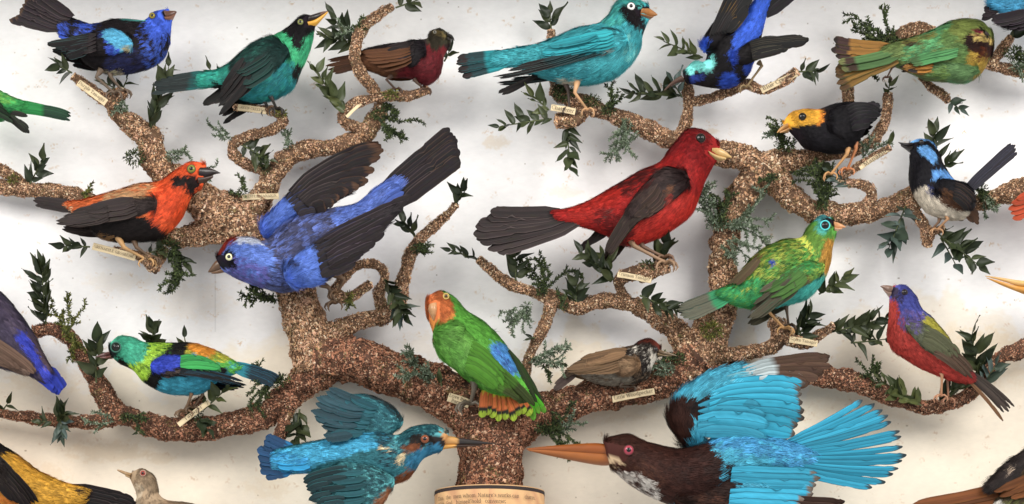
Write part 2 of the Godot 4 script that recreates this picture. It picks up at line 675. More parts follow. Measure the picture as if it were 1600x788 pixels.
func bird(called: String, label: String, category: String, d: Dictionary) -> Node3D:
	var root := Node3D.new()
	var zc: float = d.z
	var raw: Array = d.body
	var mid: Array = raw[raw.size() / 2]
	var cx: float = (mid[0] + mid[2]) / 2.0
	var cy: float = (mid[1] + mid[3]) / 2.0
	var c := Vector3(cx, -cy, zc)
	var s := unit_at(zc)
	root.position = W(cx, cy, zc)
	top(root, called, label, category, "stuffed birds in the case")
	var gain: float = d.get("gain", 0.86)
	var fl: float = d.get("fl", 12.0)
	var dens: float = d.get("dens", 0.36) * 144.0 / (fl * fl)
	var strokes := ready_strokes(d.get("paint", []))
	var base := plume(d.col)
	# no plumage where the horn of the beak shows
	var bare := []
	for q in d.get("beak", []):
		for k in q.st.size() - 1:
			var p: Array = q.st[k]
			var o: Array = q.st[k + 1]
			bare.append([Vector2(p[0] + p[2], p[1] + p[3]) / 2, Vector2(o[0] + o[2], o[1] + o[3]) / 2, Vector2(p[0] - p[2], p[1] - p[3]).length() * 0.46])
	var bst := stations(raw, zc, d.get("deep", 0.82))
	if d.has("beak") and d.get("two_eyes", true):
		bst[0][4] *= 0.55
		bst[1][4] *= 0.92
	var rings := loft(bst, 44, 26, d.get("cap", 0.28), d.get("end", 0.3))
	var norms := loft_normals(rings)
	var body := put(root, "body", skin(rings, norms, strokes, base, c, s, 1.0), M.skin)
	plumage(body, rings, norms, strokes, base, c, s, fl, dens, 1.0, gain, bare)
	var cloud := PackedVector3Array()
	for r in rings:
		cloud.append_array(r)
	# tail
	if d.has("tail"):
		var tail := Node3D.new()
		tail.name = "tail"
		root.add_child(tail, true)
		for f in d.tail:
			var g: Array = f.duplicate(true)
			if g.size() < 7:
				g.append({})
			g[6]["on"] = g[6].get("on", false)
			fan(tail, g, cloud, c, s, 1.0)
	# wings
	for w in d.get("wings", []):
		for flip in ([1.0, -1.0] if w.get("both", false) else [1.0]):
			var own := cloud.duplicate()
			var wst := []
			for r in w.st:
				var mx: float = (r[0] + r[2]) / 2.0
				var my: float = (r[1] + r[3]) / 2.0
				var hw := Vector2(r[0] - r[2], r[1] - r[3]).length() / 2
				var zz: float = surf_z(cloud, mx, my, zc + w.get("z", 8.0)) if w.get("on", true) else zc + w.get("z", 8.0)
				if r.size() > 5:
					zz = zc + r[5]
				var deep: float = r[4] if r.size() > 4 and r[4] > 0 else minf(hw * 0.5, 9.0)
				wst.append([float(r[0]), float(r[1]), float(r[2]), float(r[3]), deep, zz if flip > 0 else 2 * zc - zz])
			var wr := loft(wst, 26, 16, w.get("cap", 0.4), w.get("end", 0.3))
			var wn := loft_normals(wr)
			var ws := ready_strokes(w.get("paint", []))
			var wb := plume(w.col)
			var wing := put(root, "wing", skin(wr, wn, ws, wb, c, s, 1.0), M.skin)
			plumage(wing, wr, wn, ws, wb, c, s, w.get("fl", fl * 0.9), dens * (1.0 if flip > 0 else 0.4), 0.0, w.get("gain", gain), [], w.get("oval", 0.0))
			for r in wr:
				own.append_array(r)
			for f in w.get("fans", []):
				fan(wing, f, own if w.get("on", true) or w.get("lay", true) else PackedVector3Array(), c, s, flip)
			if flip > 0:
				cloud = own
	# beak: [[stations], [stations]] upper and lower mandible with colour stops
	if d.has("beak"):
		var beak := Node3D.new()
		beak.name = "beak"
		root.add_child(beak, true)
		for k in d.beak.size():
			var q: Dictionary = d.beak[k]
			var bs := stations(q.st, zc + q.get("z", 0.0), q.get("deep", 1.1))
			if d.get("two_eyes", true):
				# the horn runs back along the cheek to the gape
				for r in 2:
					var cheek := surf_z(cloud, (bs[r][0] + bs[r][2]) / 2, (bs[r][1] + bs[r][3]) / 2, -1e6) - zc + 0.8
					bs[r][4] = maxf(bs[r][4], minf(cheek, 30.0) * (1.0 if r == 0 else 0.9))
			var br := loft(bs, 16, 12, 0.1, 0.5)
			var bn := loft_normals(br)
			var a := Acc.new()
			var cs := ready_stops(q.col)
			for i in br.size():
				for j in br[0].size():
					var col: Color = stops(cs, float(i) / br.size() + rr(-0.03, 0.03)) * rr(0.9, 1.1)
					col.a = 1
					a.add((br[i][j] - c) * s, bn[i][j], col, Vector2.ZERO)
			var bw: int = br[0].size()
			for i in br.size() - 1:
				for j in bw - 1:
					var p: int = i * bw + j
					a.quad(p, p + bw, p + bw + 1, p + 1)
			put(beak, "upper_mandible" if k == 0 else "lower_mandible", a.mesh(), M.horn)
	# eyes: [x, y, r, iris, ring or ""]
	if d.has("eye"):
		var e: Array = d.eye
		var face := surf_z(cloud, e[0], e[1], zc)
		for flip in ([1.0, -1.0] if d.get("two_eyes", true) else [1.0]):
			var r: float = e[2]
			var p := Vector3(e[0], -e[1], zc + flip * (face - zc + 0.5 + (float(e[5]) if e.size() > 5 else 0.0)))
			var eye := put(root, "eye", ball(r * s, r * s * 0.7, hx(e[3])), M.glass)
			eye.position = (p - c) * s
			var pup := put(eye, "pupil", ball(r * s * 0.55, r * s * 0.42, Color(0.003, 0.003, 0.003)), M.glass)
			pup.position = Vector3(0, 0, flip * r * s * 0.40)
			if e[4] != "":
				var t := TorusMesh.new()
				t.inner_radius = r * s * 0.90
				t.outer_radius = r * s * (1.28 if Color(e[4]).get_luminance() > 0.3 else 1.1)
				t.rings = 20
				t.ring_segments = 8
				var lid := StandardMaterial3D.new()
				lid.albedo_color = Color(e[4])
				lid.roughness = 0.7
				var ringo := put(eye, "eyelid", t, lid)
				ringo.rotation.x = PI / 2
				ringo.position.z = flip * r * s * 0.12
	# legs: [hip x, y, z, knee x, y, z, foot x, y, z, thick, facing, colour]
	for g in d.get("legs", []):
		var a := Acc.new()
		var col := hx(g[11])
		var hip := Vector3(g[0], -g[1], zc + g[2])
		var knee := Vector3(g[3], -g[4], zc + g[5])
		var foot := Vector3(g[6], -g[7], zc + g[8])
		var th: float = g[9]
		tube(a, [[hip, th * 2.2], [hip.lerp(knee, 0.5), th * 1.6], [knee, th * 1.15], [knee.lerp(foot, 0.3), th * 0.85], [knee.lerp(foot, 0.75), th * 0.8], [foot, th * 1.0]], 8, col, 0.5, c, s, false)
		var leg := put(root, "leg", a.mesh(), M.horn_dull)
		for k in 4:
			var dx: float = g[10] if k < 3 else -g[10]
			var dz := (k - 1) * 0.55 if k < 3 else 0.1
			var l := th * (4.6 if k == 1 else 3.8)
			var ta := Acc.new()
			var j := rr(0.85, 1.15)
			tube(ta, toe(foot, dx, dz, l * j, th), 6, col, 0.4, c, s, false)
			put(leg, "toe", ta.mesh(), M.horn_dull)
	return root

func toe(foot: Vector3, dx: float, dz: float, l: float, th: float) -> Array:
	return [[foot, th * 0.8], [foot + Vector3(dx * l * 0.55, th * 0.4, dz * l + th), th * 0.72], [foot + Vector3(dx * l, -th * 0.9, dz * l * 1.3 + th * 1.6), th * 0.62], [foot + Vector3(dx * l * 1.15, -th * 2.6, dz * l * 1.35 + th * 1.8), th * 0.5], [foot + Vector3(dx * l * 0.95, -th * 4.2, dz * l * 1.3 + th * 1.4), th * 0.15]]

func ball(r: float, deep: float, col: Color) -> ArrayMesh:
	var a := Acc.new()
	for i in 13:
		for j in 21:
			var t := PI * i / 12.0
			var f := TAU * j / 20.0
			var n := Vector3(sin(t) * cos(f), sin(t) * sin(f), cos(t))
			a.add(Vector3(n.x * r, n.y * r, n.z * deep), Vector3(n.x / r, n.y / r, n.z / deep).normalized(), col, Vector2.ZERO)
	for i in 12:
		for j in 20:
			var q := i * 21 + j
			a.quad(q, q + 21, q + 22, q + 1)
	return a.mesh()

# ---------------------------------------------------------------- tree
func make_crumb(flat: float, seed_value: int) -> ArrayMesh:
	var r := RandomNumberGenerator.new()
	r.seed = seed_value
	var p := []
	for d in [Vector3.RIGHT, Vector3.LEFT, Vector3.UP, Vector3.DOWN, Vector3.BACK, Vector3.FORWARD]:
		p.append(Vector3(d.x, d.y, d.z * flat) * r.randf_range(0.7, 1.2) + Vector3(r.randf_range(-0.25, 0.25), r.randf_range(-0.25, 0.25), 0))
	var a := Acc.new()
	for q in [[0, 2, 4], [2, 1, 4], [1, 3, 4], [3, 0, 4], [2, 0, 5], [1, 2, 5], [3, 1, 5], [0, 3, 5]]:
		var n: Vector3 = (p[q[1]] - p[q[0]]).cross(p[q[2]] - p[q[0]]).normalized()
		if n.dot(p[q[0]] + p[q[1]] + p[q[2]]) < 0:
			n = -n
		var b := a.add(p[q[0]], n, Color.WHITE, Vector2.ZERO)
		a.add(p[q[1]], n, Color.WHITE, Vector2.ZERO)
		a.add(p[q[2]], n, Color.WHITE, Vector2.ZERO)
		a.tri(b, b + 1, b + 2)
	return a.mesh()

const TAN := ["d6b490", "c79e78", "e2caa6", "b88e6a", "a07a5e", "7c5e4a", "453831", "261f1c", "cfa58c", "ecdcc0", "c49c80", "b8906e"]
const RED := ["bd8c6e", "ab785a", "d0ab8c", "96684f", "7e5642", "5e4238", "382b26", "231b19", "b88066", "dabb9e", "a8765c", "a07056"]

func branch(kind: int, raw: Array, called := "branch") -> MeshInstance3D:
	var pts := smooth_path(raw, 9.0)
	var a := Acc.new()
	tube(a, pts, 14 if float(raw[0][3]) < 25.0 else 28, hx("5a4536") if kind == 0 else hx("4c372c"), 0.8, Vector3.ZERO, 1.0, true, 0.5)
	var o := put(tree, called, a.mesh(), M.bark)
	var pal := []
	for h in (TAN if kind == 0 else RED):
		pal.append(hx(h))
	var trs := [[], []]
	var cols := [PackedColorArray(), PackedColorArray()]
	for i in pts.size() - 1:
		var p0: Vector3 = pts[i][0]
		var p1: Vector3 = pts[i + 1][0]
		var r: float = pts[i][1]
		var d := (p1 - p0).normalized()
		var x := d.cross(Vector3(0, 0, 1)).normalized()
		if x.length() < 0.5:
			x = Vector3.RIGHT
		var z := x.cross(d)
		var cnt := int((p1 - p0).length() * TAU * r * 0.50) + 1
		for k in cnt:
			var f := rng.randf() * TAU
			var n := x * cos(f) + z * sin(f)
			if n.z < -0.6:
				continue
			var p := p0.lerp(p1, rng.randf())
			var rad := r + minf(0.5 * r, 8.0) * noise.get_noise_3dv((p + n * r) * 1.6)
			p += n * (rad + rr(-0.5, 1.1))
			var v := rng.randi() % 2
			var size := (rr(0.7, 1.6) if rng.randf() < 0.9 else rr(1.6, 2.8)) * clampf(0.62 + r / 50.0, 0.66, 1.15)
			var b := Basis(Vector3(rng.randfn(), rng.randfn(), rng.randfn()).normalized(), rng.randf() * TAU)
			if rng.randf() < 0.75:
				var q := Vector3(rng.randfn(), rng.randfn(), rng.randfn())
				var bx := n.cross(q).normalized()
				var nn := (n + q * 0.22).normalized()
				bx = (bx - nn * bx.dot(nn)).normalized()
				b = Basis(bx, nn.cross(bx), nn)
			b = b.scaled_local(Vector3(size * rr(0.8, 1.5), size * rr(0.6, 1.0), size * rr(0.5, 0.9))) if v == 0 else b.scaled_local(Vector3(size * rr(1.0, 2.1), size * rr(0.25, 0.5), size * 0.5))
			var patch := noise.get_noise_3dv(p * 2.2 + Vector3(300, 0, 0))
			var pick := rng.randi() % pal.size()
			if patch < -0.12 and rng.randf() < 0.55:
				pick = 4 + rng.randi() % 4
			elif patch > 0.3 and rng.randf() < 0.4:
				pick = 8
			var col: Color = pal[pick] * rr(0.8, 1.1)
			col = col.lerp(pal[3], 0.25)
			var green := noise.get_noise_3dv(p * 1.3 + Vector3(0, 700, 90))
			if green > 0.3 and rng.randf() < 0.35:
				col = col.lerp(hx("5a5c34"), 0.6)
			col.a = 1
			trs[v].append(Transform3D(b.scaled(Vector3.ONE * U), W(p.x, -p.y, p.z)))
			cols[v].append(col)
	# crumbs on the two ends
	for e in 2:
		var m := pts.size() - 1
		var c: Vector3 = pts[0][0] if e == 0 else pts[m][0]
		var d: Vector3 = (pts[0][0] - pts[1][0] if e == 0 else pts[m][0] - pts[m - 1][0]).normalized()
		var r: float = pts[0][1] if e == 0 else pts[m][1]
		for k in int(r * r * 1.3):
			var q := Vector3(rng.randfn(), rng.randfn(), rng.randfn()).normalized()
			q = (q - d * q.dot(d)).normalized() * sqrt(rng.randf())
			var p := c + q * r + d * (r * 0.35 * (1.0 - q.length()) + rr(-0.3, 0.8))
			var size := rr(0.8, 2.0)
			var col: Color = pal[rng.randi() % pal.size()] * rr(0.8, 1.15)
			col.a = 1
			trs[0].append(Transform3D(Basis(q.normalized() if q.length() > 0.01 else Vector3.UP, rng.randf() * TAU).scaled_local(Vector3(size * 1.2, size, size * 0.8)).scaled(Vector3.ONE * U), W(p.x, -p.y, p.z)))
			cols[0].append(col)
	for v in 2:
		scatter(o, "bark_litter", crumb_meshes[v], trs[v], cols[v], M.crumb)
	return o

func scatter(parent: Node3D, called: String, mesh: Mesh, tr: Array, cols: PackedColorArray, material: Material) -> MultiMeshInstance3D:
	var mm := MultiMesh.new()
	mm.transform_format = MultiMesh.TRANSFORM_3D
	mm.use_colors = true
	mm.mesh = mesh
	mm.instance_count = tr.size()
	for k in tr.size():
		mm.set_instance_transform(k, tr[k])
		mm.set_instance_color(k, cols[k])
	var o := MultiMeshInstance3D.new()
	o.name = called
	o.multimesh = mm
	o.material_override = material
	o.set_meta("kind", "stuff")
	parent.add_child(o, true)
	return o

func make_leaf(curl: float, fold: float, wave: float, wide: float) -> ArrayMesh:
	var a := Acc.new()
	var rows := 9
	var P := []
	for i in rows + 1:
		var v := float(i) / rows
		var w := wide * pow(sin(PI * pow(v, 0.62)), 1.15) + 0.010
		var row := []
		for k in 5:
			var q := (k - 2) / 2.0
			row.append(Vector3(q * w * cos(fold), v, absf(q) * w * sin(fold) + curl * v * v + wave * sin(v * 9.0 + q * 2.0) * absf(q) * 0.03))
		P.append(row)
	for i in rows + 1:
		for k in 5:
			var du: Vector3 = P[mini(i + 1, rows)][k] - P[maxi(i - 1, 0)][k]
			var dv: Vector3 = P[i][mini(k + 1, 4)] - P[i][maxi(k - 1, 0)]
			var n := dv.cross(du).normalized()
			if n.z < 0:
				n = -n
			var t := 1.0 if k == 2 else 0.8
			a.add(P[i][k], n, Color(t, t, t), Vector2(k / 4.0, float(i) / rows))
	for i in rows:
		for k in 4:
			var q := i * 5 + k
			a.quad(q, q + 5, q + 6, q + 1)
	return a.mesh()

func sprig(x: float, y: float, z: float, ang: float, len: float, n: int, ll: float, tone := 0, bow := 0.0) -> void:
	var o := Node3D.new()
	o.name = "leaf_sprig"
	tree.add_child(o, true)
	o.position = W(x, y, z)
	var pts := []
	var p := Vector3(x, -y, z)
	var a := deg_to_rad(ang)
	var dz := rr(0.05, 0.35)
	var steps := maxi(3, n)
	for k in steps + 1:
		pts.append([p, lerpf(1.5, 0.7, float(k) / steps)])
		p += Vector3(cos(a), sin(a), dz) * len / steps
		a += deg_to_rad(bow + rr(-6, 6)) / steps * 3.0
	var acc := Acc.new()
	tube(acc, pts, 6, hx("49502f"), 0.4, o.position, 1.0, true)
	for k in acc.v.size():
		acc.v[k] = acc.v[k] - o.position
	put(o, "stem", acc.mesh(), M.stem)
	n = int(n * 1.3)
	for k in n:
		var f := clampf((k + 0.6 + rr(-0.4, 0.4)) / n, 0.02, 0.99)
		var q := f * steps
		var i := mini(int(q), steps - 1)
		var at: Vector3 = pts[i][0].lerp(pts[i + 1][0], q - i)
		var d: Vector3 = (pts[i + 1][0] - pts[i][0]).normalized()
		var side := 1.0 if k % 2 == 0 else -1.0
		var turn := deg_to_rad(rr(14, 74)) * side
		if k == n - 1:
			turn *= 0.2
		var y3 := (d.rotated(Vector3(0, 0, 1), turn) + Vector3(0, 0, rr(-0.25, 0.55))).normalized()
		var nn := Vector3(rng.randfn() * 0.6, rng.randfn() * 0.6 + 0.25, 1.0)
		var x3 := y3.cross(nn).normalized()
		var z3 := x3.cross(y3)
		var l := ll * 1.12 * rr(0.62, 1.15) * (1.0 - 0.22 * absf(f - 0.45)) * unit_at(z)
		var leaf := put(o, "leaf", leaf_meshes[rng.randi() % leaf_meshes.size()], M.leaf[tone * 3 + rng.randi() % 3])
		leaf.transform = Transform3D(Basis(x3 * l * rr(0.85, 1.15), y3 * l, z3 * l), W(at.x, -at.y, at.z) - o.position)

func make_leaflet() -> ArrayMesh:
	var a := Acc.new()
	var n := Vector3(0, 0, 1)
	a.add(Vector3(-0.06, 0, 0), Vector3(-0.5, 0, 1).normalized(), Color.WHITE, Vector2.ZERO)
	a.add(Vector3(0.06, 0, 0), Vector3(0.5, 0, 1).normalized(), Color.WHITE, Vector2.ZERO)
	a.add(Vector3(-0.17, 0.45, 0.08), Vector3(-0.5, 0, 1).normalized(), Color.WHITE, Vector2.ZERO)
	a.add(Vector3(0.17, 0.45, 0.08), Vector3(0.5, 0, 1).normalized(), Color.WHITE, Vector2.ZERO)
	a.add(Vector3(0, 1, 0.02), n, Color.WHITE, Vector2.ZERO)
	a.quad(0, 1, 3, 2)
	a.tri(2, 3, 4)
	return a.mesh()

const MOSS := [["2f3a1e", "3c4a26", "1f2717", "4a5430"], ["5d6b58", "6f7c68", "49563f", "87917e", "39452f"], ["5a5d28", "6b6a30", "454a22", "3a401e"]]

# a tuft of moss with side shoots, or a low pad when len is 0
func moss(x: float, y: float, z: float, ang: float, len: float, kind: int, pad := 0.0) -> void:
	var o := Node3D.new()
	o.name = "moss_tuft"
	tree.add_child(o, true)
	o.position = W(x, y, z)
	var tr := []
	var cols := PackedColorArray()
	var pal: Array = MOSS[kind]
	var acc := Acc.new()
	var shoots := []
	if len > 0.0:
		var n := maxi(3, int(len / 12.0))
		for k in n:
			shoots.append([Vector3(x + rr(-6, 6), -y + rr(-6, 6), z + rr(-5, 8)), deg_to_rad(ang + rr(-38, 38) * (1.0 if len < 50.0 else 0.6)), len * rr(0.5, 1.05), 1.0])
	while shoots.size():
		var sh: Array = shoots.pop_back()
		var p: Vector3 = sh[0]
		var a: float = sh[1]
		var l: float = sh[2]
		var dz := rr(-0.3, 0.5)
		var path := []
		var steps := int(l / 2.2) + 2
		var bow := rr(-0.06, 0.06)
		for k in steps:
			path.append([p, lerpf(0.8, 0.35, float(k) / steps)])
			var d := Vector3(cos(a), sin(a), dz).normalized()
			for q in 5:
				var out := (d * rr(0.3, 0.9) + Vector3(rng.randfn(), rng.randfn(), rng.randfn()).normalized() * 0.8).normalized()
				leaflet(tr, cols, p, out, rr(3.6, 7.0) * (1.0 if kind != 1 else 0.85), pal)
			p += d * 2.2
			a += bow + rr(-0.12, 0.12)
			if sh[3] > 0.5 and k > 2 and rng.randf() < 0.17:
				shoots.append([p, a + rr(0.5, 1.0) * (1.0 if rng.randf() < 0.5 else -1.0), l * rr(0.14, 0.3), 0.0])
		if path.size() > 2:
			tube(acc, path, 5, hx(pal[2]), 0.3, Vector3.ZERO, 1.0, true)
	if pad > 0.0:
		for k in int(pad * pad * 0.8):
			var d := Vector3(rng.randfn(), rng.randfn(), absf(rng.randfn())).normalized()
			var p := Vector3(x, -y, z) + d * Vector3(pad, pad * 0.7, pad * 0.45) * rr(0.4, 1.0)
			leaflet(tr, cols, p, (d + Vector3(rng.randfn(), rng.randfn(), rng.randfn()) * 0.5).normalized(), rr(3.0, 6.5), pal)
	for k in acc.v.size():
		acc.v[k] = acc.v[k] - o.position
	if acc.v.size():
		put(o, "stem", acc.mesh(), M.stem).set_meta("kind", "stuff")
	var base := o.position
	for k in tr.size():
		tr[k] = Transform3D(tr[k].basis, tr[k].origin - base)
	scatter(o, "foliage", leaflet_mesh, tr, cols, M.moss)

func leaflet(tr: Array, cols: PackedColorArray, p: Vector3, y: Vector3, l: float, pal: Array) -> void:
	var x := y.cross(Vector3(rng.randfn() * 0.6, rng.randfn() * 0.6, 1)).normalized()
	var z := x.cross(y)
	var col := hx(pal[rng.randi() % pal.size()]) * rr(0.75, 1.3)
	col.a = 1
	tr.append(Transform3D(Basis(x * l * U, y * l * U, z * l * U), W(p.x, -p.y, p.z)))
	cols.append(col)

# ---------------------------------------------------------------- the tree
func build_tree() -> void:
	tree = Node3D.new()
	tree.position = Vector3.ZERO
	top(tree, "artificial_tree", "branching artificial tree crusted with chopped cork, with leaf sprigs and moss tufts", "tree")
	branch(1, [[765, 840, 80, 60], [765, 760, 78, 55], [766, 700, 74, 53], [762, 655, 68, 50]], "trunk")
	var b := [
		[1, [770, 690, 66, 46], [740, 648, 64, 44], [690, 612, 62, 40], [620, 585, 60, 37], [550, 562, 60, 38], [492, 560, 60, 42]],
		[0, [495, 575, 60, 40], [485, 530, 60, 36], [468, 480, 60, 32], [450, 430, 56, 32], [410, 375, 55, 35], [362, 342, 55, 38], [320, 322, 55, 33]],
		[0, [350, 335, 55, 34], [285, 290, 58, 25], [245, 258, 60, 22], [234, 218, 62, 21], [206, 196, 64, 15], [186, 182, 66, 13], [174, 162, 70, 12], [150, 146, 74, 9], [114, 120, 78, 6]],
		[0, [176, 168, 70, 10], [186, 150, 80, 12], [188, 142, 84, 10]],
		[0, [380, 345, 55, 26], [420, 290, 58, 18], [438, 256, 60, 16], [470, 236, 60, 15], [520, 231, 60, 14], [562, 216, 62, 15], [584, 192, 64, 14], [594, 166, 66, 10]],
		[0, [572, 205, 64, 10], [545, 194, 68, 9], [534, 184, 72, 8], [552, 162, 76, 8], [595, 152, 80, 8], [640, 150, 84, 8], [668, 140, 86, 8]],
		[0, [596, 158, 68, 8], [576, 130, 90, 10], [556, 98, 105, 9], [556, 66, 105, 9], [566, 44, 95, 9], [590, 24, 85, 8], [612, 11, 80, 6]],
		[0, [366, 168, 88, 5], [400, 170, 92, 6], [428, 174, 92, 8], [442, 188, 88, 9], [424, 204, 80, 8], [385, 214, 72, 9], [362, 230, 66, 9], [375, 252, 62, 9], [420, 268, 60, 9]],
		[0, [360, 352, 55, 26], [310, 366, 58, 20], [270, 372, 58, 17], [225, 352, 55, 14], [150, 318, 52, 12], [110, 302, 50, 12], [60, 298, 48, 13], [0, 292, 46, 11], [-50, 280, 46, 11]],
		[0, [40, 292, 48, 10], [14, 272, 48, 9], [-30, 250, 48, 8]],
		[0, [178, 388, 92, 4], [205, 396, 92, 6], [232, 406, 90, 10], [240, 420, 86, 9], [255, 390, 70, 9]],
		[0, [505, 540, 60, 22], [530, 516, 60, 16], [580, 497, 62, 14], [616, 486, 64, 13], [630, 440, 66, 11], [640, 402, 68, 10], [660, 370, 72, 9], [690, 344, 76, 7], [713, 320, 80, 5]],
		[0, [600, 488, 64, 12], [590, 462, 70, 9], [602, 432, 78, 8], [586, 412, 82, 8], [558, 416, 84, 7], [530, 442, 86, 8], [520, 462, 86, 9], [545, 466, 84, 8], [578, 444, 80, 7]],
		[1, [505, 575, 60, 32], [455, 615, 60, 22], [400, 654, 60, 22], [330, 668, 60, 20], [270, 672, 60, 19], [210, 656, 58, 17], [172, 644, 58, 16]],
		[1, [180, 648, 58, 16], [152, 600, 60, 15], [130, 562, 62, 14], [110, 530, 64, 12], [84, 515, 66, 11], [52, 518, 68, 9]],
		[1, [190, 650, 58, 15], [130, 660, 56, 11], [60, 655, 54, 10], [0, 646, 52, 8], [-40, 640, 52, 8]],
		[1, [455, 622, 66, 14], [446, 650, 74, 11], [437, 684, 80, 9]],
		[1, [285, 655, 70, 8], [300, 634, 80, 8], [318, 622, 84, 5]],
		[1, [775, 690, 66, 42], [815, 658, 64, 34], [865, 640, 62, 29], [925, 620, 60, 27], [990, 608, 60, 27], [1050, 588, 60, 30], [1092, 556, 60, 34]],
		[0, [1070, 585, 60, 30], [1100, 540, 60, 32], [1122, 495, 60, 27], [1130, 440, 60, 22], [1130, 385, 60, 22], [1145, 332, 60, 22], [1172, 290, 60, 27], [1196, 258, 60, 31]],
		[0, [1205, 270, 60, 28], [1160, 246, 60, 22], [1110, 238, 58, 18], [1050, 218, 58, 15], [1000, 197, 60, 14], [950, 176, 64, 13], [905, 160, 68, 14], [865, 138, 66, 13]],
		[0, [915, 172, 76, 9], [898, 186, 88, 13], [870, 190, 90, 11]],
		[0, [1062, 216, 60, 10], [1074, 182, 62, 9], [1076, 155, 64, 9], [1074, 124, 66, 9]],
		[0, [1190, 250, 60, 30], [1216, 284, 60, 24], [1240, 310, 60, 20], [1284, 335, 60, 20], [1330, 334, 60, 17], [1380, 326, 60, 15], [1422, 308, 64, 14], [1440, 296, 68, 15]],
		[0, [1420, 310, 60, 12], [1470, 318, 52, 10], [1520, 318, 54, 12], [1556, 308, 58, 15], [1584, 298, 60, 17], [1640, 278, 60, 17]],
		[0, [1422, 316, 70, 9], [1440, 344, 82, 9], [1450, 366, 84, 10], [1449, 384, 82, 7]],
		[0, [1452, 362, 84, 6], [1475, 358, 86, 6]],
		[0, [1205, 262, 60, 26], [1240, 250, 62, 17], [1275, 244, 60, 12], [1330, 236, 58, 10], [1366, 218, 62, 10], [1384, 184, 66, 9], [1388, 146, 70, 7]],
		[0, [1328, 236, 56, 8], [1332, 190, 56, 9], [1324, 132, 58, 9], [1340, 90, 60, 9], [1400, 60, 62, 10], [1430, 45, 64, 12], [1458, 52, 64, 10], [1500, 80, 60, 10], [1550, 100, 62, 9], [1590, 112, 64, 9], [1640, 116, 64, 9]],
		[0, [1340, 336, 64, 10], [1362, 312, 72, 9], [1356, 292, 78, 8], [1312, 282, 84, 7], [1338, 262, 88, 6], [1390, 230, 92, 5]],
		[0, [1440, 120, 66, 6], [1452, 134, 72, 7], [1474, 148, 78, 7], [1482, 158, 80, 5]],
		[0, [1552, 98, 62, 8], [1566, 78, 62, 8], [1580, 58, 64, 6]],
		[0, [1080, 160, 62, 8], [1120, 150, 70, 8], [1166, 132, 82, 9], [1192, 141, 86, 8], [1220, 130, 88, 8], [1245, 112, 90, 7]],
		[0, [866, 140, 64, 7], [862, 90, 56, 7], [861, 48, 56, 6]],
		[1, [1080, 580, 54, 22], [1160, 585, 46, 18], [1240, 584, 48, 16], [1300, 590, 56, 18], [1350, 604, 60, 16], [1400, 624, 64, 13], [1450, 636, 68, 12], [1500, 626, 70, 12], [1528, 604, 70, 11], [1560, 562, 66, 10], [1600, 545, 64, 15], [1650, 530, 62, 15]],
		[0, [1100, 560, 60, 14], [1160, 552, 64, 11], [1210, 540, 70, 12], [1222, 516, 80, 14], [1206, 500, 86, 9]],
		[0, [1222, 524, 76, 13], [1258, 536, 80, 11], [1284, 522, 84, 8], [1302, 508, 86, 6]],
		[0, [1085, 548, 60, 24], [1050, 512, 60, 18], [1000, 482, 62, 13], [950, 470, 64, 12], [900, 480, 64, 12], [862, 466, 64, 12], [826, 454, 66, 9], [790, 440, 70, 9], [748, 406, 76, 6]],
		[0, [980, 468, 66, 8], [965, 440, 80, 9], [985, 429, 92, 13], [1020, 425, 94, 14], [1042, 416, 94, 11]],
		[0, [864, 470, 64, 11], [846, 520, 66, 9], [826, 562, 66, 8], [816, 610, 60, 9]],
	]
	for k in b.size():
		branch(b[k][0], b[k].slice(1))
	print("branches ", Time.get_ticks_msec())
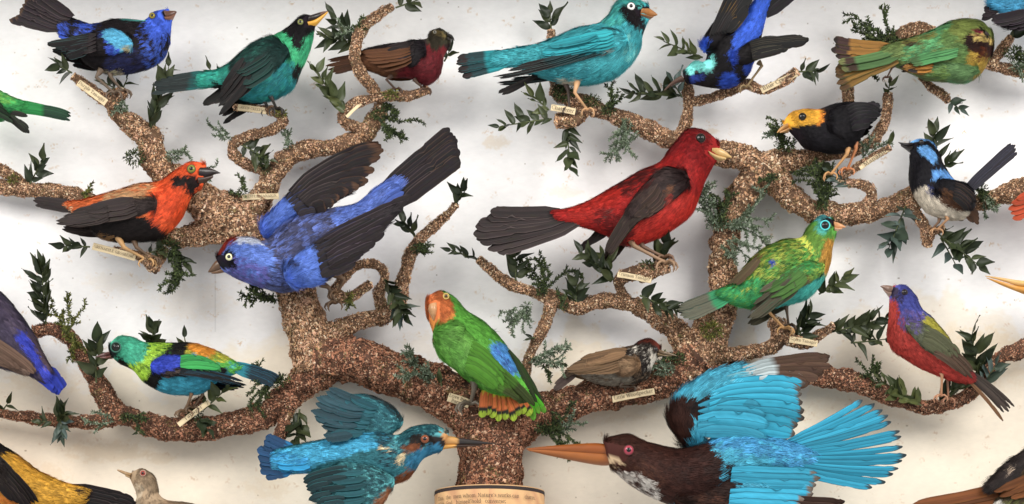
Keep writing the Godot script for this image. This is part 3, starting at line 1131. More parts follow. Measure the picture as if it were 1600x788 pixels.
	# sprigs of small pointed leaves: x, y, z, direction, length, leaves, leaf length, tone
	for s in [
		[112, 114, 78, 150, 26, 5, 24, 0], [186, 142, 70, 150, 26, 4, 22, 0], [190, 140, 70, 60, 20, 3, 20, 0], [234, 202, 70, 74, 84, 10, 30, 0], [240, 200, 66, 76, 100, 9, 24, 0],
		[330, 118, 60, 100, 14, 2, 18, 0], [343, 114, 60, 95, 10, 1, 16, 0], [556, 66, 92, 172, 46, 8, 32, 0], [548, 60, 80, 132, 40, 5, 30, 0], [542, 176, 80, 128, 84, 12, 28, 1], [618, 12, 80, 18, 52, 6, 26, 0],
		[694, 96, 60, 60, 20, 3, 24, 0], [861, 46, 56, 92, 24, 5, 32, 0], [1098, 90, 75, 158, 66, 9, 30, 1], [1062, 150, 70, 172, 78, 11, 30, 0], [1066, 152, 72, 120, 30, 4, 28, 2],
		[862, 186, 88, 186, 84, 11, 30, 0], [886, 196, 86, 272, 66, 10, 28, 0], [858, 172, 88, 140, 34, 5, 26, 1], [1248, 112, 90, 0, 30, 6, 24, 0], [1388, 146, 72, 80, 16, 4, 20, 1],
		[1482, 156, 82, 320, 26, 5, 22, 2], [1580, 62, 66, 60, 20, 5, 26, 0], [1390, 228, 92, 78, 12, 1, 20, 1], [1466, 270, 62, 96, 66, 8, 32, 0], [1470, 268, 60, 55, 24, 4, 26, 0],
		[1416, 322, 76, 246, 72, 12, 34, 2], [1462, 362, 84, 322, 88, 14, 34, 0], [1470, 372, 84, 300, 50, 5, 28, 2], [46, 288, 56, 62, 44, 7, 28, 0], [140, 386, 92, 176, 40, 8, 24, 0], [376, 226, 70, 332, 52, 9, 28, 0],
		[268, 384, 78, 300, 34, 7, 28, 0], [232, 396, 84, 20, 26, 5, 22, 0], [72, 510, 70, 96, 100, 18, 34, 0], [712, 322, 80, 68, 30, 6, 26, 0], [650, 374, 72, 120, 34, 5, 30, 0], [600, 436, 84, 300, 66, 12, 30, 0], [616, 460, 84, 290, 44, 6, 28, 2],
		[748, 406, 78, 164, 48, 7, 22, 0], [806, 440, 72, 92, 48, 7, 32, 0], [900, 476, 72, 88, 34, 8, 28, 0], [962, 440, 84, 140, 70, 11, 32, 0], [955, 432, 80, 110, 36, 5, 30, 1], [1024, 416, 88, 68, 36, 6, 32, 0],
		[1000, 462, 84, 336, 62, 12, 28, 0], [1280, 460, 72, 32, 46, 7, 28, 1], [1246, 532, 84, 66, 46, 9, 32, 0], [1296, 520, 80, 14, 96, 16, 30, 0], [1330, 536, 80, 4, 60, 7, 30, 0], [1530, 600, 82, 96, 78, 13, 36, 0], [1536, 604, 86, 60, 40, 6, 32, 2],
		[1440, 634, 82, 148, 72, 12, 30, 1], [1472, 632, 84, 62, 44, 8, 34, 0], [240, 550, 58, 96, 40, 7, 30, 0], [292, 552, 58, 100, 26, 2, 30, 0], [150, 598, 76, 92, 66, 9, 32, 0], [92, 662, 76, 70, 22, 8, 30, 0], [94, 656, 76, 280, 24, 7, 28, 2], [80, 660, 76, 180, 18, 4, 22, 0],
		[318, 640, 84, 40, 46, 6, 30, 1], [310, 650, 84, 300, 26, 4, 30, 0], [468, 640, 70, 262, 50, 8, 32, 0], [4, 642, 56, 60, 14, 3, 22, 0], [14, 576, 60, 20, 22, 4, 26, 1], [1288, 250, 72, 250, 26, 5, 30, 0], [1330, 292, 84, 150, 34, 5, 26, 2], [842, 530, 72, 165, 12, 2, 20, 0], [690, 604, 100, 100, 14, 2, 22, 1]]:
		sprig(s[0], s[1], s[2], s[3], s[4], s[5], s[6], s[7])
	# moss and lichen: x, y, z, direction, length, kind, pad
	for s in [
		[212, 246, 74, 0, 0, 0, 20], [270, 244, 74, 20, 34, 1, 14], [186, 158, 84, 270, 30, 1, 8], [352, 214, 72, 128, 38, 1, 8], [450, 226, 72, 96, 34, 1, 8], [590, 178, 76, 318, 62, 0, 12], [604, 168, 76, 340, 40, 0, 8],
		[548, 48, 96, 165, 40, 1, 8], [560, 46, 100, 60, 14, 0, 12], [610, 148, 92, 0, 0, 2, 12], [1400, 66, 70, 172, 84, 0, 12], [1365, 62, 70, 170, 46, 0, 8], [980, 192, 76, 252, 62, 1, 8], [996, 206, 74, 230, 40, 1, 0], [950, 172, 82, 55, 42, 0, 12], [880, 146, 80, 70, 20, 0, 18],
		[925, 158, 84, 0, 0, 0, 14], [1228, 226, 82, 140, 44, 0, 18], [1214, 208, 80, 170, 20, 1, 14], [1284, 322, 82, 92, 76, 0, 10], [1118, 350, 84, 108, 62, 1, 16], [1124, 345, 84, 80, 50, 0, 14], [1142, 352, 84, 10, 74, 1, 10], [1140, 372, 84, 320, 50, 1, 0], [1132, 380, 84, 300, 36, 1, 0],
		[846, 456, 78, 68, 66, 0, 8], [824, 478, 72, 240, 50, 1, 8], [806, 482, 72, 215, 28, 1, 0], [676, 596, 92, 118, 54, 1, 14], [660, 586, 92, 140, 50, 1, 8], [836, 566, 74, 12, 66, 1, 8], [850, 570, 74, 330, 24, 0, 8], [850, 670, 96, 346, 62, 0, 16], [880, 668, 86, 10, 34, 1, 12],
		[1036, 576, 92, 120, 22, 1, 18], [1060, 560, 90, 150, 18, 0, 12], [428, 466, 84, 168, 62, 0, 9], [104, 522, 78, 82, 56, 2, 8], [112, 530, 78, 310, 34, 2, 8], [440, 592, 84, 186, 66, 0, 12], [272, 400, 82, 282, 60, 0, 12], [262, 386, 86, 0, 0, 0, 20], [1370, 600, 76, 118, 44, 0, 8],
		[1528, 296, 72, 330, 40, 0, 16], [1544, 312, 72, 290, 26, 1, 8], [1586, 84, 72, 330, 26, 0, 18], [1590, 104, 74, 300, 24, 1, 12], [652, 388, 80, 0, 30, 0, 12], [1112, 516, 90, 0, 0, 2, 20], [196, 652, 78, 20, 34, 0, 10], [168, 656, 80, 195, 40, 1, 8], [304, 646, 84, 0, 0, 0, 14],
		[430, 598, 84, 0, 0, 0, 14], [1356, 246, 80, 72, 38, 1, 6], [440, 178, 98, 0, 0, 2, 9], [1012, 414, 106, 0, 0, 0, 10], [880, 388 + 90, 76, 80, 20, 0, 8], [1210, 278, 92, 200, 18, 0, 8], [300, 262, 84, 300, 50, 1, 0], [380, 300, 82, 130, 24, 0, 10], [20, 280, 58, 0, 0, 2, 9], [412, 262, 76, 120, 20, 0, 10], [130, 308, 62, 20, 26, 2, 0], [545, 462, 92, 250, 20, 2, 8]]:
		moss(s[0], s[1], s[2], s[3], s[4], s[5], s[6])
	print("foliage ", Time.get_ticks_msec())

# ---------------------------------------------------------------- paper labels
func paper_labels() -> void:
	var serif := SystemFont.new()
	serif.font_names = PackedStringArray(["Droid Serif"])
	var paper := mat(0.85)
	var ink := StandardMaterial3D.new()
	ink.albedo_color = Color("3a2c22")
	ink.roughness = 0.8
	for q in [
		[121, 128, 165, 160, 93, 11, "Purple Tanager", "Purple Tanager"], [371, 167, 416, 173, 100, 10, "GREEN CREEPER", "Green Creeper"], [541, 182, 568, 157, 86, 5, "", ""], [861, 167, 899, 174, 104, 10, "Chatterer", "Chatterer"],
		[1190, 141, 1246, 114, 97, 9, "Blue Creeper", "Blue Creeper"], [378, 308, 435, 306, 80, 9, "CRESTED MANAKIN,", "Crested Manakin"], [144, 384, 211, 402, 99, 11, "GRENADILE GROSBEAK", "Grenadile Grosbeak"],
		[965, 428, 1018, 438, 108, 9, "Crimson Tanager", "Crimson Tanager"], [957, 624, 1023, 611, 92, 10, "Little Woodpecker", "Little Woodpecker"], [1234, 530, 1278, 537, 94, 10, "Green Tanager", "Green Tanager"], [278, 664, 326, 628, 96, 8, "Tanager", "Tanager"], [1344, 262, 1390, 231, 97, 7, "Manakin", "Manakin"], [700, 620, 733, 631, 108, 14, "Love Bird\nParrot", "Love Bird Parrot"]]:
		var x0: float = q[0]
		var y0: float = q[1]
		var x1: float = q[2]
		var y1: float = q[3]
		var z: float = q[4]
		var s := unit_at(z)
		var long := Vector2(x1 - x0, y1 - y0).length() * s
		var high: float = q[5] * s
		var o := Node3D.new()
		o.position = W((x0 + x1) / 2, (y0 + y1) / 2, z)
		o.rotation.z = -atan2(y1 - y0, x1 - x0)
		top(o, "name_label", ("small cream paper label reading %s glued to a cork branch" % q[7]) if q[7] else "narrow blank paper strip glued to the curl under the maroon-breasted bird", "label", "paper name labels on the branches")
		var a := Acc.new()
		var cols := 10
		for side in 2:
			for i in cols + 1:
				for j in 4:
					var u := float(i) / cols
					var v := j / 3.0
					var bow := -4.0 * (u - 0.5) * (u - 0.5) * 0.0010 - (v - 0.5) * (v - 0.5) * 0.0016 - side * 0.0003
					var c := hx("dfcba4") * (0.92 + 0.12 * noise.get_noise_2d(x0 + u * 90.0, v * 60.0)) * (0.8 if j == 0 or j == 3 else 1.0)
					c.a = 1
					a.add(Vector3((u - 0.5) * long, (0.5 - v) * high + rr(-0.0001, 0.0001), bow), Vector3(0, 0, 1 - 2 * side), c, Vector2(u, v))
			for i in cols:
				for j in 3:
					var n := side * (cols + 1) * 4 + i * 4 + j
					a.quad(n, n + 4, n + 5, n + 1)
		put(o, "paper", a.mesh(), paper)
		if q[6]:
			var t := TextMesh.new()
			t.text = q[6]
			t.font = serif
			t.font_size = 32
			t.pixel_size = 0.001
			t.depth = 0.0
			t.line_spacing = -6.0
			t.curve_step = 2.0
			var box := t.get_aabb()
			var k := minf(long * 0.92 / maxf(box.size.x, 0.001), high * 0.84 / maxf(box.size.y, 0.001))
			var w := put(o, "lettering", t, ink)
			w.scale = Vector3(minf(long * 0.92 / maxf(box.size.x, 0.001), k * 1.3), k, 1)
			w.position = Vector3(0, 0, 0.0005) - Vector3(box.get_center().x * w.scale.x, box.get_center().y * k, 0)
	# the printed paper band round the foot of the trunk
	var band := Node3D.new()
	band.position = W(765, 800, 84)
	top(band, "printed_band", "curved cream paper band printed with verse around the foot of the trunk", "label")
	var s := unit_at(84)
	var rad := 86.0 * s
	var top_y := W(765, 769, 84).y - band.position.y
	for part in 3:
		var y1: float = [top_y, top_y - 1.5 * s, top_y - 6.5 * s][part]
		var y0: float = [top_y - 1.5 * s, top_y - 6.5 * s, top_y - 90.0 * s][part]
		var a := Acc.new()
		var col: Color = hx(["c8a074", "2e2422", "d8ad7c"][part])
		for i in 49:
			var f := TAU * i / 48.0
			for j in 7:
				var y := lerpf(y1, y0, j / 6.0)
				var stain := 1.0 + 0.22 * noise.get_noise_2d(f * 120.0, y * 9000.0)
				var c := col * stain
				if part == 2 and noise.get_noise_2d(f * 260.0 + 70.0, y * 12000.0) > 0.22:
					c = c.lerp(hx("b98364"), 0.6)
				c.a = 1
				var n := Vector3(sin(f), 0, cos(f))
				a.add(n * (rad + (0.0002 if part == 1 else 0.0) + 0.0004 * noise.get_noise_2d(f * 60.0, y * 4000.0)) + Vector3(0, y, 0), n, c, Vector2.ZERO)
		for i in 48:
			for j in 6:
				var n := i * 7 + j
				a.quad(n, n + 1, n + 8, n + 7)
		if part == 0:
			var m := a.add(Vector3(0, y1 - 0.0005, 0), Vector3.UP, hx("5a4030"), Vector2.ZERO)
			for i in 48:
				a.tri(m, i * 7, (i + 1) * 7)
		put(band, ["paper_rim", "black_border", "paper"][part], a.mesh(), paper)
	var lines := [[[682, "Thus"], [697, "the"], [709, "men"], [724, "whom"], [748, "Nature's"], [778, "works"], [800, "can"], [816, "charm,"]], [[683, "With"], [697, "God"], [713, "himself"], [738, "hold"], [759, "converse;"]], [[680, "grow"], [694, "familiar"], [716, "day"], [731, "by"], [745, "day,"], [764, "with"], [781, "his"], [796, "conceptions,"]]]
	for li in 3:
		for w in lines[li]:
			var t := TextMesh.new()
			t.text = w[1]
			t.font = serif
			t.font_size = 32
			t.pixel_size = 0.001
			t.depth = 0.0
			t.curve_step = 2.0
			var k := 7.8 * s / 0.032
			var box := t.get_aabb()
			var f := asin(clampf((w[0] + box.size.x * k / s * 0.46 - 765.0) / 88.0, -0.97, 0.97))
			var o := put(band, "lettering", t, ink)
			o.scale = Vector3(k * 0.92, k, 1)
			o.rotation.y = f
			o.position = Vector3(sin(f), 0, cos(f)) * (rad + 0.0011) + Vector3(0, top_y - (17.0 + li * 9.0) * s, 0) - o.basis * Vector3(box.get_center().x, 0, 0)

# ---------------------------------------------------------------- the birds
func birds_above() -> void:
	bird("purple_tanager", "blue and black bird with turquoise shoulder patch and upturned brown beak", "bird", {z = 96, fl = 10, col = "211b1e",
		body = [[262, 14, 268, 35], [244, 18, 266, 56], [231, 29, 265, 66], [222, 33, 255, 89], [186, 32, 229, 106], [160, 37, 180, 115], [146, 39, 145, 104], [132, 36, 122, 85], [117, 31, 101, 66], [108, 28, 90, 49]],
		paint = [["2a2f5c", 14, 0.3, [225, 95, 190, 105]], ["3c5fd4", 14, 0.45, [105, 58, 130, 52, 150, 46]], ["191518", 5, 0, [122, 40, 118, 70]], ["3e62d6", 22, 0, [250, 28, 256, 44]], ["3e62d6", 19, 0.72, [243, 60, 254, 74]], ["16131a", 8, 0.4, [262, 62, 258, 80]], ["4166d2", 13, 0.55, [242, 88, 248, 80]], ["1a1620", 4, 0.3, [254, 20, 263, 33]], ["3c5fd4", 4, 0, [244, 20, 258, 13]], ["46b0a8", 5, 0.1, [205, 36, 224, 35]], ["c8bf98", 3, 0.3, [178, 115, 195, 114]]],
		tail = [[9, [92, 50, 116, 30], [17, 30, 28, 14, 42, 1, 58, -12], 15, ["2c2428", 0.94, "5b4536"], "352b2c", {bend = 0.02, sharp = 0.9, bz = 6, tz = 0}], [4, [118, 60, 128, 46], [92, 60, 100, 40], 12, "3c5fd4", "2a3f9c", {bz = 14, tz = 10}]],
		wings = [{both = true, col = "1f191b", st = [[210, 68, 210, 88], [186, 59, 183, 96], [159, 60, 152, 96], [132, 64, 134, 92]],
			paint = [["3a5bd0", 8, 0.5, [185, 78, 190, 94]], ["5cc4ec", 11, 0, [186, 67, 198, 76, 203, 84]], ["3a5bd0", 5, 0.2, [183, 90, 195, 93]], ["cabf90", 3, 0.2, [206, 88, 210, 86]], ["33509e", 4, 0.3, [173, 64, 172, 72]]],
			fans = [[5, [158, 68, 158, 92], [104, 72, 118, 93], 12, "251e20", "332a2a", {}], [8, [145, 67, 145, 94], [76, 72, 84, 76, 104, 88, 112, 97], 8, "1d181a", "6f9c9a", {tz = 16, side = -1.0}]]}],
		beak = [{st = [[256, 18, 262, 33], [266, 17, 268, 29], [273, 17, 274, 22], [275, 18, 276, 19]], col = "5a3c30"}, {st = [[258, 30, 261, 36], [266, 27, 268, 32], [273, 21, 274, 23]], col = "7c5442"}],
		eye = [240.5, 31, 4.7, "8a7a2e", "1c1a22"], legs = [[160, 112, 10, 152, 124, 10, 178, 145, -2, 2.6, 1.0, "5a4a3a"], [172, 114, 2, 174, 122, 2, 190, 140, -8, 2.6, 1.0, "5a4a3a"]]})
	bird("green_finch", "green bird with forked green tail, cut off at the case's side below the purple-blue bird", "bird", {z = 96, fl = 10, col = "2fa650",
		body = [[-70, 120, -76, 160], [-40, 124, -45, 184], [-10, 138, -14, 190], [14, 150, 12, 184], [34, 158, 34, 174]], paint = [["6db84a", 9, 0.4, [-10, 150, 10, 158]], ["1f6a3c", 6, 0.3, [-10, 184, 10, 178]]],
		tail = [[6, [24, 158, 22, 174], [112, 180, 109, 176, 111, 189], 7, ["2f9a50", 0.5, "2a4a38"], "53b46a", {}], [4, [-6, 176, 4, 180], [46, 183, 50, 211, 40, 208], 9, "2a2a24", "3d5138", {bz = 10, tz = 8}]],
		wings = [{col = "2a7a44", st = [[-50, 140, -52, 172], [-25, 145, -28, 182], [-4, 158, -6, 184]], fans = [[4, [-20, 158, -22, 178], [14, 176, 26, 198], 9, "2c3a2c", "4a9a58", {tz = 14}]]}]})
	bird("green_honeycreeper", "glossy teal green bird with black head and open yellow beak", "bird", {z = 100, fl = 13, col = "1d9486",
		body = [[489, 24, 491, 46], [473, 25, 489, 60], [453, 41, 482, 82], [436, 53, 471, 106], [413, 62, 456, 135], [385, 79, 424, 154], [361, 98, 388, 155], [343, 108, 351, 138], [322, 113, 320, 137]],
		paint = [["1a8c94", 26, 0.3, [440, 125, 410, 145]], ["1fa58e", 14, 0.2, [330, 126, 360, 112]], ["1f5a50", 10, 0.4, [372, 92, 410, 70]], ["35bd7e", 20, 0.05, [440, 70, 458, 62, 470, 80]], ["30b57c", 10, 0.05, [486, 58, 480, 80]], ["161316", 19, 0, [476, 38, 466, 44]], ["161316", 8, 0.05, [471, 56, 470, 70]], ["191a1a", 8, 0.15, [472, 104, 468, 112]], ["1f2422", 8, 0.2, [345, 140, 362, 146]]],
		tail = [[7, [326, 113, 322, 136], [243, 128, 238, 134, 240, 146], 11, ["1f5a58", 0.35, "2b3434"], "3b4644", {bend = -0.03}], [5, [352, 132, 360, 146], [312, 158, 326, 157], 12, "24221f", "352c28", {bz = -6, tz = -14}]],
		wings = [{both = true, col = "1b3a36", st = [[447, 80, 454, 97], [430, 70, 437, 118], [400, 79, 406, 136], [369, 102, 381, 150]], paint = [["1f5248", 10, 0.5, [425, 80, 385, 108]]],
			fans = [[6, [425, 92, 432, 122], [372, 122, 388, 150], 14, "1d3834", "2a544c", {}], [7, [385, 104, 402, 144], [346, 152, 342, 166, 345, 186, 352, 176], 10, "211f1f", "3a3431", {tz = 18}]]}],
		beak = [{st = [[484, 26, 482, 40], [495, 21, 494, 33], [505, 18, 505, 24], [513, 17, 513, 18]], col = ["221c1a", 0.5, "5b3a2a"]}, {st = [[481, 37, 484, 46], [493, 31, 494, 40], [504, 23, 505, 28], [511, 18, 512, 20]], col = "d9a040"}],
		eye = [471, 41, 4.7, "74783f", "161316"], legs = [[422, 150, 8, 426, 158, 10, 432, 170, -4, 2.6, 1.0, "2b2622"], [412, 152, 0, 414, 160, 0, 420, 170, -8, 2.6, 1.0, "2b2622"]]})
	bird("dark_sunbird", "small dark brown bird with maroon breast and short hooked beak", "bird", {z = 92, fl = 9, col = "2c211f",
		body = [[702, 53, 701, 76], [690, 46, 694, 87], [676, 49, 692, 99], [667, 61, 686, 117], [649, 64, 668, 130], [631, 67, 642, 122], [607, 70, 610, 119], [585, 74, 579, 111], [568, 79, 566, 103]],
		paint = [["74492c", 20, 0.1, [590, 96, 632, 106]], ["241c1d", 16, 0.1, [590, 78, 650, 72]], ["6c1a22", 18, 0.08, [682, 88, 680, 108, 660, 120, 645, 120]], ["352f22", 17, 0.1, [690, 58, 682, 64]], ["6a5a34", 4, 0.3, [684, 54, 694, 60]]],
		tail = [[8, [576, 80, 570, 103], [512, 92, 508, 102, 513, 108, 524, 113], 6, "53331f", "3a241a", {bend = 0.03, tz = -8}]],
		wings = [{both = true, col = "1f1a1d", st = [[661, 75, 665, 96], [646, 73, 648, 111], [629, 79, 632, 104], [614, 84, 617, 98]], fans = [[7, [642, 84, 645, 109], [566, 84, 572, 98, 600, 114], 9, "6b4328", "8a5a38", {tz = 10}], [4, [648, 78, 648, 96], [600, 82, 612, 98], 11, "231b1c", "34272a", {}]]}],
		beak = [{st = [[699, 53, 700, 62], [706, 55, 706, 62], [709, 59, 708, 62], [710, 63, 709, 64]], col = "241f1c"}, {st = [[700, 61, 699, 66], [705, 62, 704, 65]], col = "2b2521"}],
		eye = [680, 57, 3.0, "6a6458", ""], legs = [[612, 119, 4, 604, 126, 4, 618, 138, -6, 2.0, 1.0, "4a3426"], [648, 126, 8, 652, 132, 8, 664, 140, -2, 2.0, 1.0, "4a3426"]]})
	bird("turquoise_chatterer", "large turquoise bird with black face mask, white eye and tan beak", "bird", {z = 104, fl = 14, col = "36aeb8",
		body = [[1012, 7, 1013, 33], [994, -1, 1005, 53], [970, 2, 1001, 74], [952, 23, 988, 96], [936, 37, 964, 117], [904, 46, 926, 129], [874, 58, 888, 129], [844, 69, 850, 119], [814, 75, 814, 106], [784, 80, 784, 104]],
		paint = [["2d9aa8", 10, 0.5, [880, 118, 920, 118]], ["6cc8c4", 10, 0.6, [980, 60, 990, 80]], ["40bdb4", 22, 0.2, [985, 10, 960, 25]], ["191417", 10, 0.02, [990, 30, 1001, 42]], ["191417", 6.5, 0, [980, 22, 1010, 18]], ["3fbab2", 7, 0, [985, 7, 998, 10]], ["cbc4ac", 8, 0.2, [905, 132, 890, 132]]],
		tail = [[7, [790, 82, 792, 104], [718, 92, 711, 102, 716, 115, 720, 125], 12, ["2f98a0", 0.45, "2b4448", 0.8, "332a2a"], "3aa0a6", {bend = -0.02, sharp = 0.85}], [4, [846, 112, 836, 118], [778, 140, 784, 146], 8, "2c2826", "3f3834", {bz = -4, tz = -8}]],
		wings = [{both = true, col = "37b2bd", st = [[973, 62, 978, 80], [951, 57, 953, 94], [917, 64, 914, 96], [872, 81, 864, 102], [832, 96, 824, 108]], paint = [["2a3a40", 3, 0.4, [970, 60, 950, 58]], ["9a9a90", 5, 0.5, [960, 90, 940, 92]], ["2b8d98", 5, 0.6, [930, 76, 870, 86]]],
			fans = [[9, [948, 96, 925, 98, 880, 101], [774, 124, 782, 128, 806, 109], 5.5, ["2c4a4e", 0.4, "2a2727"], "9fc0bc", {tz = 12, bend = 0.03}], [7, [940, 88, 930, 70], [838, 103, 862, 80], 14, "34a8b4", "2a7c88", {}], [5, [960, 84, 955, 66], [900, 92, 908, 72], 15, "3ab6c0", "2f98a4", {}]]}],
		beak = [{st = [[1004, 17, 998, 31], [1014, 14, 1012, 28], [1022, 18, 1021, 26], [1027, 22, 1027, 24]], col = "a06c3e"}, {st = [[999, 28, 1000, 33], [1011, 27, 1012, 31], [1021, 25, 1021, 27]], col = "8f5e36"}],
		eye = [984.5, 21, 6.2, "e9e7e2", "2a2427"], legs = [[902, 130, 8, 898, 148, 10, 918, 170, -6, 2.4, 1.0, "b98f66"], [884, 128, -4, 888, 140, -6, 890, 168, -10, 2.4, -1.0, "3a2c22"]]})
	bird("blue_creeper", "black and bright blue bird diving head down with curved beak", "bird", {z = 106, fl = 10, two_eyes = false, col = "1e1b1d", deep = 0.6,
		body = [[1068, 112, 1075, 130, 9], [1082, 98, 1092, 133, 16], [1100, 97, 1112, 136, 20], [1106, 82, 1137, 136, 26], [1114, 66, 1163, 122, 28], [1134, 53, 1181, 88, 26], [1152, 38, 1189, 58, 20], [1167, 17, 1195, 33, 16], [1180, 0, 1201, 12, 13], [1190, -14, 1209, -6, 10]],
		paint = [["3868e2", 20, 0.03, [1186, 2, 1172, 44, 1160, 66]], ["3868e2", 14, 0.1, [1156, 66, 1150, 82]], ["3868e2", 5, 0.1, [1116, 66, 1128, 57]], ["3a66e0", 6, 0, [1135, 96, 1137, 106]], ["3a66e0", 7, 0, [1094, 86, 1098, 82]], ["2f56c8", 8, 0.1, [1124, 131, 1138, 132]], ["3558c8", 7, 0.1, [1160, 118, 1172, 108]], ["2a3f8c", 5, 0.3, [1080, 127, 1092, 124]], ["74dcd4", 11, 0.06, [1079, 110, 1090, 106, 1102, 108]]],
		tail = [[6, [1186, 4, 1197, 26], [1222, -46, 1262, -30], 17, "1f1c1f", "2c292c", {bend = -0.05}]],
		wings = [{on = false, z = 16, col = "1d1a1c", st = [[1093, 74, 1112, 88, 12], [1104, 55, 1136, 58, 9], [1121, 31, 1154, 36, 7], [1146, 4, 1168, 14, 5]], paint = [["3a66e0", 6, 0.1, [1094, 86, 1097, 80]]], fans = [[8, [1108, 66, 1136, 58], [1150, -40, 1180, -26, 1166, 18], 14, "1d1a1b", ["2a2627", 0.35, "b0884a", 0.52, "2a2627"], {tz = 14, bend = -0.06}]]},
			{on = false, z = 22, col = "201c1d", st = [[1139, 92, 1142, 110, 10], [1163, 76, 1163, 107, 10], [1191, 66, 1194, 94, 7], [1212, 66, 1216, 87, 5]], paint = [["3558c8", 7, 0, [1138, 96, 1136, 106]]], fans = [[8, [1168, 78, 1172, 102], [1254, 66, 1262, 71, 1240, 80, 1220, 88], 10, "221f1e", "4a4738", {tz = 18, bend = -0.02}]]}],
		beak = [{st = [[1064, 118, 1069, 127], [1056, 123, 1059, 129], [1047, 130, 1049, 134], [1038, 140, 1039, 142]], col = "4a342a"}, {st = [[1067, 124, 1069, 128], [1058, 128, 1059, 130], [1048, 134, 1049, 136]], col = "3a2a24"}],
		eye = [1087, 119, 3.2, "120f0f", ""], legs = [[1186, 96, -4, 1191, 102, -2, 1167, 134, -6, 2.2, -1.0, "8a7452"]]})
	bird("green_bee_eater", "olive green bird with ochre forked tail and dark rust throat", "bird", {z = 108, fl = 13, two_eyes = false, col = "6e8446", deep = 0.55, cap = 0.25,
		body = [[1547, 48, 1549, 88, 16], [1533, 36, 1535, 112, 30], [1509, 32, 1514, 126, 38], [1484, 37, 1484, 126, 38], [1457, 49, 1456, 123, 34], [1433, 58, 1430, 114, 26], [1406, 66, 1405, 104, 18], [1388, 71, 1388, 100, 12]],
		paint = [["57a064", 22, 0.25, [1478, 58, 1440, 88]], ["7c7a36", 6, 0.3, [1420, 72, 1460, 60]], ["4a3a2a", 4, 0.3, [1422, 73, 1444, 77]], ["559c64", 14, 0.2, [1500, 116, 1515, 112]], ["5f8240", 24, 0.1, [1496, 76, 1508, 96]], ["76853a", 27, 0.1, [1517, 56, 1528, 54]], ["b8952f", 15, 0.1, [1530, 84, 1528, 104]], ["2c1510", 14, 0.06, [1522, 78, 1542, 78]], ["5a2a14", 8, 0.3, [1530, 92, 1536, 90]], ["cfb260", 4, 0, [1524, 70, 1546, 70]], ["7c2434", 3.5, 0.1, [1525, 63, 1530, 61]], ["1c1614", 4, 0, [1534, 58, 1540, 66]]],
		tail = [[4, [1394, 72, 1392, 84], [1301, 62, 1300, 72, 1304, 89], 13, ["aa7a3c", 0.72, "4a3430", 0.93, "2e2422"], "8a8040", {sharp = 0.92, bz = 4}], [6, [1400, 82, 1402, 100], [1306, 106, 1305, 118, 1312, 140], 15, ["a07a3e", 0.85, "6a5034"], "5f8450", {sharp = 0.9, bz = 8, bend = -0.06}], [2, [1402, 82, 1404, 92], [1308, 100, 1312, 110], 14, ["5f8450", 0.72, "4c3a30", 0.9, "7c8050"], "6a9458", {bz = 14, tz = 8, sharp = 0.9}]],
		wings = [{on = false, z = 20, col = "648c54", st = [[1518, 108, 1525, 121, 6], [1503, 104, 1504, 130, 11], [1475, 98, 1474, 129, 11], [1449, 102, 1442, 123, 7], [1424, 107, 1420, 116, 3]], paint = [["ab7836", 12, 0.05, [1448, 114, 1428, 112]], ["6a8a40", 8, 0.3, [1480, 122, 1455, 122]]],
			fans = [[4, [1455, 106, 1450, 120], [1404, 108, 1414, 117], 9, ["b27a38", 0.6, "2a2624"], "8a6a38", {tz = 14}], [5, [1490, 88, 1488, 100], [1414, 102, 1420, 110], 11, ["5c9c60", 0.8, "56764a"], "4a8a58", {tz = 20, bend = -0.05}]]}],
		beak = [{st = [[1533, 58, 1533, 66, 5], [1537, 60, 1537, 66, 3], [1540, 63, 1540, 65, 1]], col = "241c18", z = 28}], legs = [[1404, 98, 0, 1394, 106, 0, 1388, 118, -10, 1.6, -1.0, "5a4030"]]})
	bird("blue_tailed_bird", "blue and black bird cut off by the case's upper corner beyond the bee eater", "bird", {z = 96, fl = 12, col = "3c9cc8",
		body = [[1680, -30, 1690, 30], [1640, -34, 1645, 40], [1604, -16, 1606, 34], [1572, -6, 1572, 22], [1552, -3, 1552, 12]], paint = [["2a1f22", 12, 0.2, [1600, 36, 1640, 40]]],
		tail = [[4, [1572, 2, 1572, 14], [1534, 32, 1540, 10], 11, "2a2226", "3a3034", {tz = -4}]],
		wings = [{col = "261f24", st = [[1660, 0, 1662, 44], [1620, 8, 1622, 48], [1585, 20, 1585, 46], [1562, 26, 1562, 42]], fans = [[6, [1600, 24, 1600, 46], [1544, 34, 1552, 44, 1585, 48], 12, "2a2328", "3a3238", {tz = 14}]]}]})

